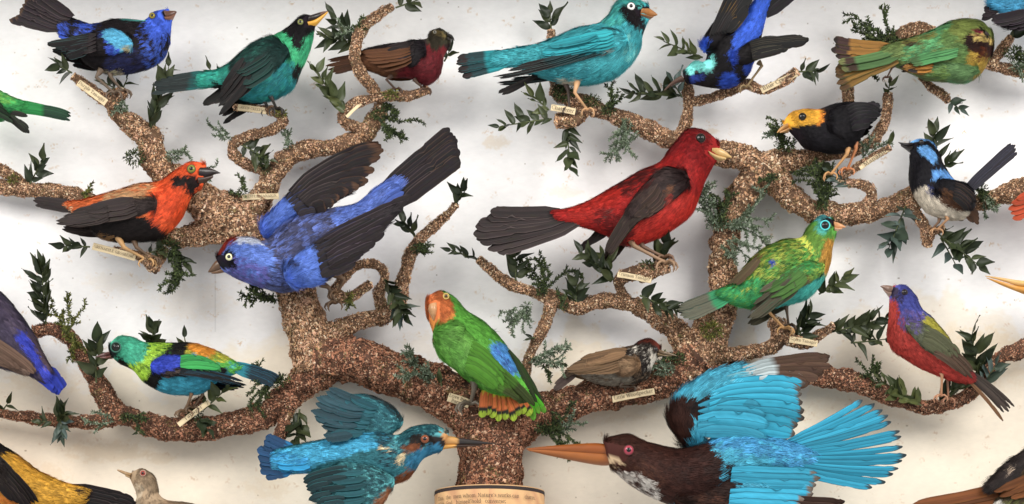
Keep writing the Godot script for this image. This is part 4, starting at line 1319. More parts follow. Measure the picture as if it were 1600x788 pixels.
func birds_middle() -> void:
	bird("golden_headed_manakin", "small black bird with golden yellow head and pinkish legs", "bird", {z = 104, fl = 9, col = "1d1a1f",
		body = [[1224, 191, 1234, 206], [1234, 178, 1246, 218], [1253, 172, 1258, 230], [1276, 172, 1280, 236], [1300, 165, 1306, 239], [1324, 161, 1326, 234], [1344, 163, 1341, 220], [1358, 169, 1352, 202], [1368, 173, 1363, 186]],
		paint = [["e8890e", 19, 0.05, [1250, 188, 1263, 186]], ["f4b41a", 19, 0.05, [1238, 190, 1256, 185]], ["1d1a1f", 7, 0.05, [1232, 210, 1262, 208]]],
		tail = [[5, [1346, 172, 1350, 190], [1371, 158, 1376, 172], 9, "1f1c20", "2b272b", {bz = 8, tz = -4}]],
		wings = [{both = true, col = "1c191d", st = [[1290, 184, 1292, 212], [1310, 174, 1316, 226], [1338, 172, 1342, 210], [1358, 174, 1360, 188]], fans = [[7, [1318, 180, 1325, 215], [1374, 174, 1372, 184, 1354, 204], 10, "1d1a1e", "2d282c", {tz = 14}]]}],
		beak = [{st = [[1229, 194, 1231, 202], [1224, 196, 1226, 203], [1218, 201, 1219, 206], [1214, 207, 1215, 208]], col = "b98a54"}, {st = [[1231, 202, 1233, 206], [1226, 203, 1227, 207], [1219, 206, 1219, 208]], col = "c89a68"}],
		eye = [1251, 189.5, 5.6, "140e0c", "3a2410"], legs = [[1324, 234, 8, 1322, 244, 10, 1300, 270, -8, 2.4, -1.0, "b98a58"], [1336, 224, 4, 1337, 234, 4, 1326, 262, -10, 2.4, -1.0, "b9774c"]]})
	bird("fairy_wren", "black and white fairy wren with sky blue cheek and mantle and raised tail", "bird", {z = 100, fl = 9, col = "1a181e",
		body = [[1421, 223, 1424, 240], [1434, 218, 1422, 256], [1451, 221, 1421, 275], [1463, 234, 1424, 292], [1472, 254, 1434, 312], [1488, 279, 1449, 330], [1504, 286, 1474, 341], [1518, 297, 1497, 343], [1520, 314, 1511, 338]],
		paint = [["dccfb9", 17, 0.05, [1438, 308, 1452, 322, 1472, 334, 1492, 340]], ["55351f", 12, 0.1, [1472, 312, 1490, 322]], ["1a181e", 14, 0.05, [1505, 305, 1500, 318]], ["1a181e", 14, 0, [1460, 296, 1490, 300]], ["2c3c78", 6, 0.5, [1450, 300, 1440, 296]], ["6cb0f0", 8.5, 0.03, [1438, 240, 1448, 247]], ["6cb0f0", 4, 0.05, [1449, 254, 1451, 250]], ["64a6ea", 10.5, 0.03, [1458, 277, 1478, 278]], ["64a6ea", 8, 0.1, [1470, 284, 1482, 280]], ["6cb0f0", 5, 0.05, [1426, 220, 1444, 217, 1458, 226]], ["16141a", 3.5, 0.03, [1422, 230, 1440, 228, 1462, 238]]],
		tail = [[6, [1508, 292, 1518, 300], [1582, 224, 1588, 230, 1586, 240], 7, "36343c", "4a4a60", {sharp = 0.93, bend = 0.01}], [6, [1498, 318, 1512, 326], [1514, 350, 1530, 352, 1526, 340], 8, "543a28", "3a281c", {bz = 8, tz = 4}]],
		wings = [{both = true, col = "1b191e", st = [[1462, 288, 1458, 306], [1480, 288, 1474, 314], [1504, 296, 1496, 326], [1516, 308, 1510, 332]], paint = [["5a3a24", 6, 0.2, [1466, 308, 1490, 322]]], fans = [[6, [1486, 296, 1482, 318], [1516, 318, 1508, 338], 8, "211c1e", "4a3424", {tz = 10}]]}],
		beak = [{st = [[1424, 224, 1424, 232], [1417, 224, 1418, 231], [1410, 223, 1410, 227], [1404, 222, 1404, 223]], col = "1f1b1c"}, {st = [[1424, 231, 1424, 236], [1417, 230, 1418, 234], [1408, 226, 1409, 229]], col = "262122"}],
		eye = [1436, 228.5, 3.6, "1a1414", "16141a"], legs = [[1478, 338, 6, 1480, 344, 8, 1466, 358, -6, 2.2, -1.0, "a87f5a"], [1470, 338, -4, 1468, 346, -4, 1458, 356, -10, 2.0, -1.0, "7a5a40"]]})
	bird("orange_grosbeak", "orange bird with black mask, dark wings and heavy black beak", "bird", {z = 100, fl = 12, col = "e06a2c",
		body = [[319, 255, 313, 295], [299, 254, 297, 311], [277, 266, 284, 337], [252, 283, 270, 354], [223, 288, 246, 372], [190, 297, 198, 377], [160, 305, 162, 372], [136, 312, 140, 352], [112, 316, 112, 332]],
		paint = [["dca06a", 16, 0.15, [230, 302, 195, 306]], ["c9a070", 8, 0.4, [215, 312, 180, 316]], ["231c1b", 26, 0.05, [246, 372, 200, 368, 165, 362]], ["f0581c", 27, 0.05, [304, 276, 276, 300]], ["ee4f14", 22, 0.05, [270, 312, 266, 334]], ["f0581c", 6, 0, [275, 346, 262, 350]], ["231c1b", 9, 0.03, [286, 287, 304, 288]], ["231c1b", 7, 0, [302, 296, 302, 302]], ["d8c49a", 6, 0.3, [110, 332, 120, 336]], ["9a7044", 8, 0.2, [168, 378, 180, 378]]],
		tail = [[6, [114, 316, 112, 332], [52, 309, 55, 320], 9, "322928", "443836", {bend = -0.03}], [4, [142, 352, 165, 366], [148, 362, 166, 376], 9, "2a2220", "6b503c", {bz = 10, tz = 10}]],
		wings = [{both = true, col = "3a2f2d", st = [[247, 318, 247, 338], [218, 318, 220, 347], [176, 324, 172, 354], [138, 333, 138, 354]], paint = [["6a5a50", 4, 0.6, [205, 325, 225, 330]], ["b08a62", 4, 0.4, [240, 318, 190, 318]]],
			fans = [[6, [215, 322, 222, 344], [140, 330, 150, 352], 14, "3a302e", "4b3e3a", {}], [9, [175, 328, 178, 354], [119, 333, 98, 346, 86, 354, 110, 357], 9, "382f2d", "4d413c", {tz = 16}]]}],
		beak = [{st = [[314, 262, 312, 281], [324, 262, 322, 279], [334, 265, 334, 273], [344, 270, 344, 271]], col = "2c2523"}, {st = [[311, 278, 312, 291], [322, 277, 320, 286], [332, 274, 332, 278]], col = "4a3a33"}],
		eye = [302, 270.5, 6.4, "77782f", "3a3324"], legs = [[185, 372, 8, 196, 390, 12, 230, 406, -6, 2.8, 1.0, "b08858"], [208, 372, 2, 214, 388, 4, 236, 402, -8, 2.8, 1.0, "5a4430"]]})
	bird("diadem_tanager", "large blue bird seen from above, white crown, red crest, one wing raised", "bird", {z = 124, fl = 15, two_eyes = false, col = "6478c4", gain = 0.95, deep = 0.7,
		body = [[338, 400, 352, 426, 14], [356, 377, 370, 435, 28], [385, 373, 402, 446, 36], [411, 378, 441, 454, 38], [434, 358, 484, 440, 38], [466, 340, 516, 410, 34], [509, 330, 551, 378, 28], [552, 321, 590, 344, 20], [580, 301, 618, 313, 14], [604, 284, 632, 297, 10]],
		paint = [["4a4c6c", 30, 0.3, [432, 400, 480, 372, 515, 352]], ["5d7ad0", 16, 0.15, [525, 350, 565, 332, 605, 300]], ["41466a", 18, 0.4, [400, 440, 440, 446]], ["6485da", 27, 0.06, [380, 396, 396, 416]], ["6a68b8", 14, 0.3, [370, 424, 400, 436]], ["d3daec", 9, 0.1, [366, 380, 398, 380]], ["16131a", 9, 0.03, [336, 402, 344, 410]], ["1a1620", 5, 0.1, [350, 418, 362, 420]], ["181520", 7, 0.05, [354, 409, 360, 410]], ["8f261a", 10, 0.03, [342, 393, 357, 377]]],
		tail = [[9, [592, 298, 626, 322], [702, 203, 714, 216, 720, 232, 720, 254], 18, "2c2628", ["3a3030", 0.6, "4a3a30"], {bend = 0.01, sharp = 0.92, bz = 2}], [4, [580, 310, 600, 325], [618, 286, 634, 302], 11, "5670c4", "3c4c90", {bz = 14, tz = 12}]],
		wings = [{on = false, z = 6, cap = 0.5, col = "302a2e", fl = 14, st = [[407, 352, 420, 374, 14], [430, 327, 454, 346, 14], [460, 297, 484, 334, 10], [495, 270, 516, 320, 7], [528, 254, 544, 306, 5]], paint = [["5b7ed8", 27, 0.03, [420, 358, 432, 346]]],
			fans = [[11, [455, 306, 490, 334], [594, 226, 602, 239, 574, 286, 541, 308, 512, 330], 19, ["2f2829", 0.9, "5d4334"], ["3a3130", 0.6, "6a4a38"], {tz = 6, bend = 0.10}], [6, [450, 318, 468, 342], [505, 285, 520, 312, 500, 335], 15, "332e34", "4b5a96", {bend = 0.08}]]},
			{on = false, z = 26, cap = 0.5, col = "332d30", fl = 14, st = [[447, 416, 464, 454, 16], [480, 390, 496, 450, 15], [522, 368, 538, 426, 10], [572, 347, 580, 390, 7], [612, 330, 616, 346, 4]], paint = [["5f84e0", 29, 0.04, [464, 426, 476, 434]], ["2a2a40", 5, 0.3, [440, 424, 456, 428]]],
			fans = [[10, [508, 380, 520, 436], [645, 310, 630, 332, 600, 375, 560, 414], 15, "2e2729", "4a4048", {tz = 16, bend = -0.03}], [6, [496, 392, 505, 440], [585, 352, 545, 418], 17, "352f32", "4a5486", {bend = -0.02}]]}],
		beak = [{st = [[340, 406, 350, 422], [335, 410, 342, 424], [329, 418, 334, 426], [325, 424, 326, 426]], col = "5c4432"}, {st = [[346, 418, 350, 426], [338, 422, 340, 428], [330, 425, 331, 428]], col = "6e5038"}],
		eye = [361.5, 409, 5.8, "dcd8ae", "191520"], legs = [[520, 424, -14, 536, 434, -14, 526, 452, -22, 3.0, -1.0, "6a5038"], [500, 440, -14, 512, 446, -14, 522, 468, -26, 3.0, -1.0, "5a4430"]]})
	bird("scarlet_tanager", "large scarlet red bird with brown wing, fanned grey tail and pale beak", "bird", {z = 108, fl = 12, col = "b01c17",
		body = [[1122, 220, 1117, 256], [1102, 206, 1106, 276], [1077, 204, 1096, 299], [1054, 225, 1084, 328], [1032, 253, 1063, 349], [1000, 269, 1028, 371], [961, 292, 985, 382], [928, 311, 942, 364], [896, 324, 908, 353], [870, 329, 884, 348]],
		paint = [["c4281a", 22, 0.15, [1080, 320, 1040, 355, 1000, 365]], ["8e1518", 38, 0.05, [1082, 232, 1098, 238]], ["a81a18", 20, 0.2, [1060, 262, 1085, 285]], ["5e1a18", 18, 0.2, [1020, 280, 985, 296]], ["bb2317", 18, 0.1, [960, 310, 915, 335]], ["7a1715", 16, 0.2, [950, 345, 985, 372]], ["7d5248", 6, 0.7, [962, 335, 950, 350]]],
		tail = [[9, [876, 329, 904, 352], [766, 331, 745, 349, 740, 368, 748, 384, 774, 400], 19, "3d3433", "514644", {bend = 0.03, sharp = 0.9, tz = 6}], [4, [940, 352, 952, 358], [902, 388, 910, 378], 11, "2c2120", "3d302c", {bz = -14, tz = -20}]],
		wings = [{both = true, col = "3b2c2a", fl = 14, st = [[1064, 279, 1072, 303], [1037, 276, 1050, 322], [1008, 299, 1022, 342], [982, 330, 998, 352]], paint = [["2c1a1a", 6, 0.1, [1064, 284, 1070, 300]], ["74492f", 5, 0.3, [1048, 310, 1055, 304]], ["641c1a", 8, 0.3, [1020, 284, 1000, 302]], ["8c2a20", 6, 0.5, [1050, 318, 1030, 328]]],
			fans = [[6, [1022, 300, 1034, 328], [972, 350, 1000, 352], 16, "46362f", "5a463c", {}], [8, [996, 322, 1012, 344], [944, 400, 950, 410, 972, 370], 10, "3d302b", "8a7664", {tz = 26, bend = -0.04}]]}],
		beak = [{st = [[1112, 235, 1110, 244], [1122, 231, 1120, 246], [1133, 236, 1132, 247], [1143, 245, 1143, 247]], col = "c2a068"}, {st = [[1103, 241, 1108, 250], [1120, 244, 1120, 252], [1134, 246, 1134, 250]], col = "c8a874"}],
		eye = [1092, 226.5, 7.4, "150d0c", "4a1012"], legs = [[982, 372, 10, 990, 388, 14, 1040, 410, -2, 3.4, 1.0, "8f7156"], [1000, 374, 2, 1004, 386, 2, 1038, 400, -8, 3.2, 1.0, "705440"]]})
	bird("green_tanager", "streaky green bird with sky blue crown, orange throat and turquoise belly", "bird", {z = 104, fl = 12, col = "56a03a",
		body = [[1301, 342, 1306, 369], [1286, 338, 1301, 388], [1267, 351, 1298, 408], [1252, 371, 1289, 432], [1226, 376, 1266, 462], [1194, 390, 1231, 475], [1168, 413, 1196, 481], [1150, 438, 1167, 480], [1129, 451, 1137, 472]],
		paint = [["93a93a", 22, 0.45, [1235, 392, 1195, 415]], ["2f5a24", 34, 0.72, [1250, 390, 1180, 440]], ["b4b83c", 34, 0.82, [1250, 390, 1180, 440]], ["8a6a3a", 5, 0.4, [1170, 418, 1195, 398]], ["2fa45c", 24, 0.25, [1180, 462, 1145, 462]], ["3cbcae", 16, 0.08, [1280, 436, 1256, 462, 1232, 472]], ["cc9430", 12, 0.06, [1296, 386, 1291, 411]], ["cc9430", 7, 0.4, [1280, 418, 1262, 420]], ["6a9a34", 12, 0.1, [1270, 362, 1276, 380]], ["5cc4c8", 7, 0.05, [1294, 341, 1286, 344]], ["4cb8a8", 9, 0.05, [1286, 359]], ["17131a", 6.5, 0, [1296, 349, 1304, 353]], ["2b4ac0", 4, 0.1, [1211, 414, 1212, 416]]],
		tail = [[7, [1132, 452, 1140, 470], [1058, 481, 1060, 489, 1072, 502], 11, ["3f9a68", 0.35, "6a6a5a"], "5a8a78", {bend = 0.02}]],
		wings = [{both = true, col = "5f9a40", st = [[1284, 418, 1282, 434], [1254, 418, 1261, 449], [1220, 432, 1232, 464], [1197, 456, 1208, 473]], paint = [["3a5c26", 40, 0.75, [1270, 424, 1210, 455]], ["9cb83e", 40, 0.78, [1270, 424, 1210, 455]], ["3fae58", 8, 0.4, [1270, 424, 1220, 445]], ["6a5a40", 6, 0.2, [1262, 444, 1240, 458]]],
			fans = [[6, [1250, 424, 1254, 448], [1190, 462, 1205, 478], 11, "56813f", "7fc060", {}], [8, [1228, 436, 1240, 464], [1180, 464, 1168, 496, 1177, 506, 1196, 490], 9, "5f5a48", ["7ab890", 0.7, "b8b49c"], {tz = 20}]]}, {on = false, z = -14, col = "7a6a4a", st = [[1190, 398, 1200, 410], [1165, 418, 1174, 428], [1146, 440, 1152, 446]], fans = [[3, [1180, 408, 1184, 414], [1140, 446, 1146, 450], 9, "6b5840", "7a9a4a", {tz = -10}]]}],
		beak = [{st = [[1302, 347, 1303, 359], [1309, 348, 1309, 358], [1316, 351, 1316, 357], [1321, 354, 1321, 356]], col = "c48e62"}, {st = [[1302, 358, 1303, 363], [1309, 357, 1309, 361], [1316, 356, 1316, 358]], col = "d2a27a"}],
		eye = [1286, 358.5, 6.4, "140f10", "4fc0c4"], legs = [[1206, 476, 4, 1200, 488, 6, 1226, 512, -6, 2.6, 1.0, "a98050"], [1228, 474, -4, 1230, 484, -4, 1234, 506, -12, 2.4, 1.0, "3f3020"]]})

func birds_below() -> void:
	bird("lovebird", "bright green lovebird with orange face, blue rump and short tail", "bird", {z = 126, fl = 11, two_eyes = false, col = "58a82e", deep = 0.72,
		body = [[668, 464, 669, 500, 20], [686, 456, 676, 520, 32], [707, 464, 677, 535, 40], [728, 485, 686, 556, 42], [755, 504, 707, 574, 42], [780, 528, 731, 594, 38], [802, 558, 762, 613, 30], [820, 588, 792, 623, 20], [836, 612, 820, 633, 12]],
		paint = [["4f9a2a", 20, 0.4, [720, 560, 760, 600]], ["5fc22e", 15, 0.1, [795, 590, 826, 626]], ["4f9ce0", 15, 0.06, [774, 548, 790, 574]], ["3a5aa8", 5, 0.6, [770, 545, 796, 580]], ["dd8f38", 15, 0.1, [692, 496, 690, 502]], ["d06e32", 21, 0.04, [672, 476, 683, 486]], ["dd8a38", 8, 0.1, [676, 510, 674, 520]]],
		tail = [[9, [758, 606, 806, 622], [754, 652, 776, 659, 806, 658, 830, 650], 14, ["c9c23a", 0.2, "d2703c", 0.66, "23241c", 0.8, "9ab436"], "b89a3c", {bend = 0.0, sharp = 0.85, bz = 4, tz = 8}], [5, [802, 592, 822, 612], [818, 650, 834, 656, 849, 645], 12, ["5cbc2e", 0.8, "6aa836"], "46882a", {bz = 10, tz = 8}]],
		wings = [{on = true, col = "5da034", fl = 12, st = [[684, 517, 680, 541], [711, 512, 702, 571], [744, 540, 735, 592], [776, 573, 767, 611], [790, 603, 785, 617]], paint = [["6fae44", 10, 0.5, [705, 530, 745, 565]]],
			fans = [[7, [738, 545, 728, 582], [792, 598, 780, 616], 16, "5f9e36", "74b048", {}], [6, [775, 578, 760, 606], [838, 640, 812, 632], 10, ["5a8a34", 0.5, "4d5c30"], "75963f", {tz = 18}]]}, {on = false, z = 6, col = "4b8a2c", st = [[770, 520, 764, 526, 6], [798, 555, 790, 560, 6], [822, 596, 814, 600, 5]], fans = [[4, [795, 552, 804, 566], [848, 634, 842, 646], 9, "39482a", "5a8a34", {tz = 4}]]}],
		beak = [{st = [[671, 483, 685, 480, 10], [670, 490, 686, 489, 13], [673, 498, 685, 498, 11], [677, 506, 682, 506, 5]], col = "b4875e", z = 26}, {st = [[680, 498, 688, 498, 6], [680, 506, 686, 506, 5]], col = "7a5038", z = 22}],
		eye = [698, 470.5, 3.9, "8a6c34", "c8b068"], legs = [[742, 594, 6, 741, 610, 6, 735, 630, -8, 4.0, -1.0, "5f5648"]]})
	bird("little_woodpecker", "small brown woodpecker with dark red cap and speckled head", "bird", {z = 100, fl = 9, col = "75604c",
		body = [[1033, 541, 1027, 560], [1020, 531, 1020, 573], [1006, 531, 1014, 588], [993, 538, 999, 597], [981, 542, 977, 601], [960, 547, 956, 602], [936, 552, 932, 598], [915, 560, 914, 590], [898, 569, 901, 586], [886, 580, 889, 589]],
		paint = [["938a7a", 17, 0.2, [985, 604, 945, 602, 925, 592]], ["5a4636", 14, 0.2, [985, 548, 955, 556]], ["2b2420", 23, 0.05, [1014, 548, 1004, 560]], ["c0b8aa", 18, 0.9, [1002, 558, 1012, 570]], ["2b2420", 12, 0.3, [1010, 585, 1005, 592]], ["c4beb2", 4, 0.2, [1022, 568, 1018, 574]], ["5e261a", 6, 0.08, [1006, 533, 1019, 532, 1030, 541]]],
		tail = [[4, [896, 573, 902, 584], [864, 602, 870, 610], 7, "5c4c46", "7a6a60", {}]],
		wings = [{both = true, col = "8f6f50", fl = 11, st = [[995, 565, 998, 582], [976, 562, 979, 590], [951, 562, 951, 582], [922, 570, 921, 581]], paint = [["a5845f", 5, 0.4, [990, 574, 950, 574]]],
			fans = [[4, [978, 548, 975, 560], [905, 562, 912, 572], 11, "8a6a4c", "b09068", {}], [8, [962, 560, 966, 586], [894, 570, 884, 580, 890, 586, 912, 584], 8, "84664a", "b59a74", {tz = 10}]]}],
		beak = [{st = [[1030, 547, 1028, 554], [1038, 549, 1038, 555], [1048, 552, 1048, 556], [1058, 556, 1058, 557]], col = "6e5c48"}, {st = [[1027, 553, 1027, 558], [1038, 555, 1038, 557], [1050, 556, 1050, 557]], col = "8a765c"}],
		eye = [1023.5, 550, 3.4, "1c1412", "4a3c34"], legs = [[972, 600, 8, 968, 606, 8, 985, 604, -4, 1.8, 1.0, "4a3c30"]]})
	bird("painted_bunting", "bunting with blue head, red belly and yellow green back", "bird", {z = 104, fl = 10, col = "bb3a30",
		body = [[1396, 447, 1390, 466], [1412, 446, 1389, 497], [1428, 460, 1387, 522], [1439, 481, 1394, 543], [1455, 497, 1412, 558], [1476, 521, 1434, 572], [1491, 543, 1464, 586], [1508, 564, 1493, 596], [1519, 580, 1511, 598]],
		paint = [["8e2c2c", 8, 0.1, [1492, 545, 1518, 585]], ["4c53a6", 24, 0.06, [1414, 466, 1426, 488]], ["6a5a9a", 16, 0.35, [1412, 500, 1436, 508]], ["b5ac30", 15, 0.1, [1446, 508, 1474, 530]], ["c24036", 8, 0.05, [1390, 478, 1389, 520]], ["39324a", 6, 0.3, [1396, 455, 1400, 470]]],
		tail = [[4, [1512, 588, 1518, 582], [1572, 645, 1582, 634], 6, "514640", "6e6058", {}], [1, [1510, 592], [1567, 656], 6, "8a6446", "6e503c", {}]],
		wings = [{both = true, col = "62664e", st = [[1413, 506, 1411, 522], [1441, 514, 1434, 546], [1472, 541, 1461, 563], [1500, 569, 1492, 578]], paint = [["7a8a4c", 7, 0.4, [1440, 520, 1470, 545]], ["6a5a9a", 6, 0.3, [1416, 512, 1424, 520]]],
			fans = [[5, [1440, 522, 1434, 544], [1492, 560, 1478, 572], 12, "64664c", "767a58", {}], [7, [1462, 540, 1452, 560], [1520, 582, 1516, 594, 1498, 590], 7, "6b5748", "ad7c66", {tz = 12}]]}],
		beak = [{st = [[1395, 448, 1391, 460], [1388, 446, 1387, 458], [1381, 446, 1382, 453], [1376, 447, 1376, 448]], col = "7c6458"}, {st = [[1391, 458, 1391, 464], [1386, 456, 1387, 461], [1380, 451, 1381, 454]], col = "967c70"}],
		eye = [1409.5, 462.5, 4.8, "20140f", "2f2c4c"], legs = [[1466, 578, 6, 1471, 588, 8, 1472, 618, -6, 2.4, -1.0, "a87a5c"], [1478, 584, -4, 1482, 594, -4, 1484, 622, -10, 2.4, -1.0, "8a6048"]]})
	bird("seven_coloured_tanager", "rainbow bird with mint head, lime collar, blue wing and orange back", "bird", {z = 100, fl = 10, col = "36aecc",
		body = [[170, 538, 176, 560], [184, 527, 186, 568], [203, 527, 206, 578], [226, 535, 224, 596], [260, 537, 253, 612], [295, 537, 289, 617], [325, 544, 314, 613], [347, 554, 339, 596], [369, 567, 368, 583]],
		paint = [["5fc444", 14, 0.15, [335, 566, 368, 576]], ["181716", 15, 0.03, [272, 546, 244, 574, 234, 590]], ["181716", 12, 0.03, [280, 544, 282, 556]], ["c8c02c", 14, 0.2, [298, 554, 340, 556]], ["f09a1c", 13, 0.06, [302, 545, 318, 548]], ["aadb24", 19, 0.08, [240, 544, 218, 572]], ["2f6a24", 22, 0.85, [245, 545, 225, 560]], ["3fbb94", 22, 0.05, [186, 544, 206, 548]], ["17211f", 6, 0.1, [170, 545, 176, 556]], ["1b1a18", 5, 0, [184, 566, 200, 578]]],
		tail = [[7, [366, 567, 368, 582], [436, 588, 434, 596, 428, 604], 8, ["3a98a8", 0.3, "2a3a44"], "3aa0c4", {bend = 0.03}]],
		wings = [{both = true, col = "1f1d20", st = [[242, 572, 242, 586], [257, 564, 257, 594], [287, 563, 286, 594], [324, 567, 318, 592], [350, 579, 347, 586]], paint = [["46b45c", 11, 0.06, [292, 572, 330, 574]], ["3f55d6", 11, 0.05, [250, 578, 278, 571]], ["5a4c48", 4, 0.3, [256, 590, 280, 588]]],
			fans = [[4, [288, 566, 288, 580], [338, 572, 346, 582], 12, "48b25e", "2f8a5c", {}], [8, [292, 582, 286, 593], [380, 600, 377, 606, 350, 604], 6, "1e1b1d", "46a8d0", {tz = 14, side = -1.0}]]}],
		beak = [{st = [[172, 550, 173, 556], [164, 551, 165, 557], [156, 554, 157, 558], [149, 558, 149, 559]], col = "5a3c38"}, {st = [[173, 556, 175, 561], [165, 557, 166, 561], [156, 558, 157, 560]], col = "6a4640"}],
		eye = [184, 546.5, 7.0, "120d0c", "2a5a4c"], legs = [[296, 608, 6, 300, 618, 8, 288, 642, -6, 2.6, -1.0, "6a523a"], [310, 606, -4, 316, 616, -4, 300, 636, -10, 2.4, -1.0, "5a4632"]]})
	bird("violet_roller", "dusky violet bird with blue tail cut off by the case's side", "bird", {z = 104, fl = 14, col = "453c52",
		body = [[-110, 400, -130, 470], [-60, 408, -90, 530], [-10, 448, -44, 562], [22, 482, -8, 572], [48, 518, 22, 580], [66, 552, 44, 586], [78, 574, 60, 594]], paint = [["5c5064", 10, 0.4, [0, 480, 40, 530]], ["3a46be", 9, 0.1, [30, 524, 50, 552, 72, 588]], ["62505a", 7, 0.3, [48, 520, 70, 566]]],
		tail = [[6, [76, 574, 56, 588], [101, 608, 96, 619, 84, 612], 12, "3040b0", "28348c", {sharp = 0.9}]],
		wings = [{col = "7c6456", st = [[-60, 500, -80, 548], [-20, 524, -34, 566], [12, 548, 4, 576], [40, 572, 36, 586]], paint = [["4b4258", 18, 0.2, [-40, 510, 0, 535]]], fans = [[7, [-10, 535, -24, 566], [62, 586, 40, 584, 16, 578], 11, "84695a", "a88a74", {tz = 20}]]}]})
	bird("black_and_yellow_oriole", "yellow and black oriole cut off by the case's lower corner", "bird", {z = 112, fl = 14, col = "e0a41c",
		body = [[-110, 640, -150, 740], [-60, 652, -95, 790], [-6, 690, -40, 820], [26, 712, 0, 826], [56, 734, 40, 820], [92, 752, 82, 805], [126, 762, 120, 792]], paint = [["d97c18", 26, 0.15, [0, 770, 20, 790]], ["c88a1c", 8, 0.3, [20, 705, 50, 732]], ["1f1a1a", 26, 0.05, [-60, 670, -14, 690]], ["1f1a1a", 9, 0.1, [-5, 690, 8, 698]], ["2a201c", 6, 0.3, [120, 768, 128, 785]]],
		tail = [[7, [112, 760, 112, 790], [212, 782, 206, 812], 15, "221d1d", "322a28", {bend = 0.02}]],
		wings = [{col = "2e2725", st = [[-50, 690, -60, 735], [-14, 704, -22, 742], [14, 728, 8, 760], [38, 756, 32, 778]], fans = [[7, [-6, 712, -10, 745], [66, 792, 54, 800, 30, 790], 12, "2b2423", "7a6a60", {tz = 26}]]}]})
	bird("beige_ant_bird", "plain beige bird with red eye peeping up at the case's bottom edge", "bird", {z = 96, fl = 8, col = "a38a6c",
		body = [[206, 738, 203, 749], [220, 733, 208, 760], [237, 741, 212, 770], [245, 757, 213, 780], [248, 772, 206, 798], [262, 782, 210, 824], [300, 788, 256, 846], [345, 806, 320, 850]], paint = [["b8a58a", 9, 0.3, [216, 765, 214, 785]], ["8f7458", 14, 0.3, [270, 792, 320, 800]]],
		tail = [[3, [330, 808, 325, 830], [400, 830, 396, 842], 9, "84694e", "97805f"]],
		beak = [{st = [[206, 740, 203, 746], [198, 738, 196, 743], [189, 735, 188, 739], [183, 734, 183, 736]], col = "9a7c58"}, {st = [[203, 745, 204, 749], [196, 742, 196, 745]], col = "a88a64"}],
		eye = [225.5, 742, 4.0, "8f3a30", "b08a78"]})
	bird("blue_kingfisher", "small teal kingfisher flying with spread wings and cyan back", "bird", {z = 138, fl = 12, two_eyes = false, col = "2f7c88", deep = 0.75,
		body = [[699, 674, 688, 706, 14], [680, 665, 663, 716, 26], [650, 667, 651, 731, 32], [622, 680, 638, 746, 32], [596, 676, 615, 754, 32], [566, 677, 566, 750, 30], [526, 684, 521, 742, 26], [490, 691, 486, 739, 20], [460, 697, 456, 740, 15], [438, 702, 436, 738, 10]],
		paint = [["40b4de", 19, 0.06, [602, 684, 540, 702, 490, 714, 450, 722]], ["2f9fd8", 14, 0.3, [480, 728, 440, 722]], ["36889a", 14, 0.4, [600, 680, 620, 695]], ["2a4c58", 14, 0.4, [612, 686, 618, 720]], ["8f5230", 9, 0.1, [648, 738, 634, 752]], ["1f5a66", 25, 0.05, [650, 685, 680, 676]], ["52a4aa", 24, 0.78, [640, 690, 686, 672]], ["2a2422", 8, 0.1, [655, 690, 690, 694]], ["8a4c28", 6, 0.06, [642, 704, 656, 700]], ["2c7ea4", 8, 0.1, [648, 722, 662, 712, 684, 704]], ["d9c498", 3.5, 0.08, [636, 714, 631, 725]], ["d0b88c", 3, 0.5, [606, 707, 618, 711]], ["c08a50", 5, 0.1, [694, 682, 700, 690]]],
		tail = [[9, [460, 700, 456, 738], [416, 682, 406, 700, 404, 722, 411, 747], 15, ["2f86c0", 0.3, "2b5078"], "3a80b8", {sharp = 0.88}], [4, [490, 704, 486, 732], [436, 708, 434, 732], 12, "38a8e0", "2f88c8", {bz = 16, tz = 10}]],
		wings = [{on = false, z = 4, col = "2b6a76", fl = 9, st = [[629, 654, 622, 672, 8], [611, 633, 598, 688, 11], [573, 617, 556, 694, 10], [533, 620, 520, 684, 6]], paint = [["4a9aa2", 40, 0.86, [600, 650, 550, 640]], ["2a3436", 5, 0.2, [628, 655, 606, 632, 580, 617]], ["b88a68", 6, 0.2, [520, 668, 530, 664]]],
			fans = [[11, [575, 632, 552, 684], [516, 608, 496, 618, 488, 640, 500, 660, 514, 690], 15, "33525c", "3f8694", {tz = -2, bend = 0.08}], [8, [592, 640, 568, 682], [545, 622, 530, 642, 520, 678], 13, "2f6672", "52aab2", {bend = 0.06}]]},
			{on = false, z = 24, col = "2b6068", fl = 9, st = [[614, 748, 612, 772, 7], [587, 731, 590, 800, 11], [542, 724, 546, 812, 10], [508, 738, 510, 806, 6]], paint = [["58b0b4", 50, 0.9, [590, 760, 540, 760]], ["3a8a92", 8, 0.3, [560, 726, 520, 736]], ["8f5a38", 5, 0.1, [612, 770, 590, 795]]],
			fans = [[9, [545, 735, 540, 800], [477, 752, 480, 764, 484, 776, 492, 790, 506, 808], 13, "2c4448", "47a0a6", {tz = 18, side = -1.0, bend = -0.04}], [6, [575, 740, 572, 795], [522, 746, 526, 800], 14, "2c6068", "54aeb4", {}]]}],
		beak = [{st = [[690, 680, 688, 696, 7], [704, 682, 704, 696, 6], [724, 685, 724, 695, 4], [748, 689, 748, 695, 3], [773, 693, 773, 694, 1]], col = ["b98a50", 0.42, "2c2624"]}, {st = [[684, 695, 686, 704, 6], [704, 695, 704, 701, 5], [726, 695, 726, 699, 3], [752, 695, 752, 697, 2]], col = ["d19a50", 0.45, "3a2c26"]}],
		eye = [665, 691.5, 6.0, "86452a", "6a4630"]})
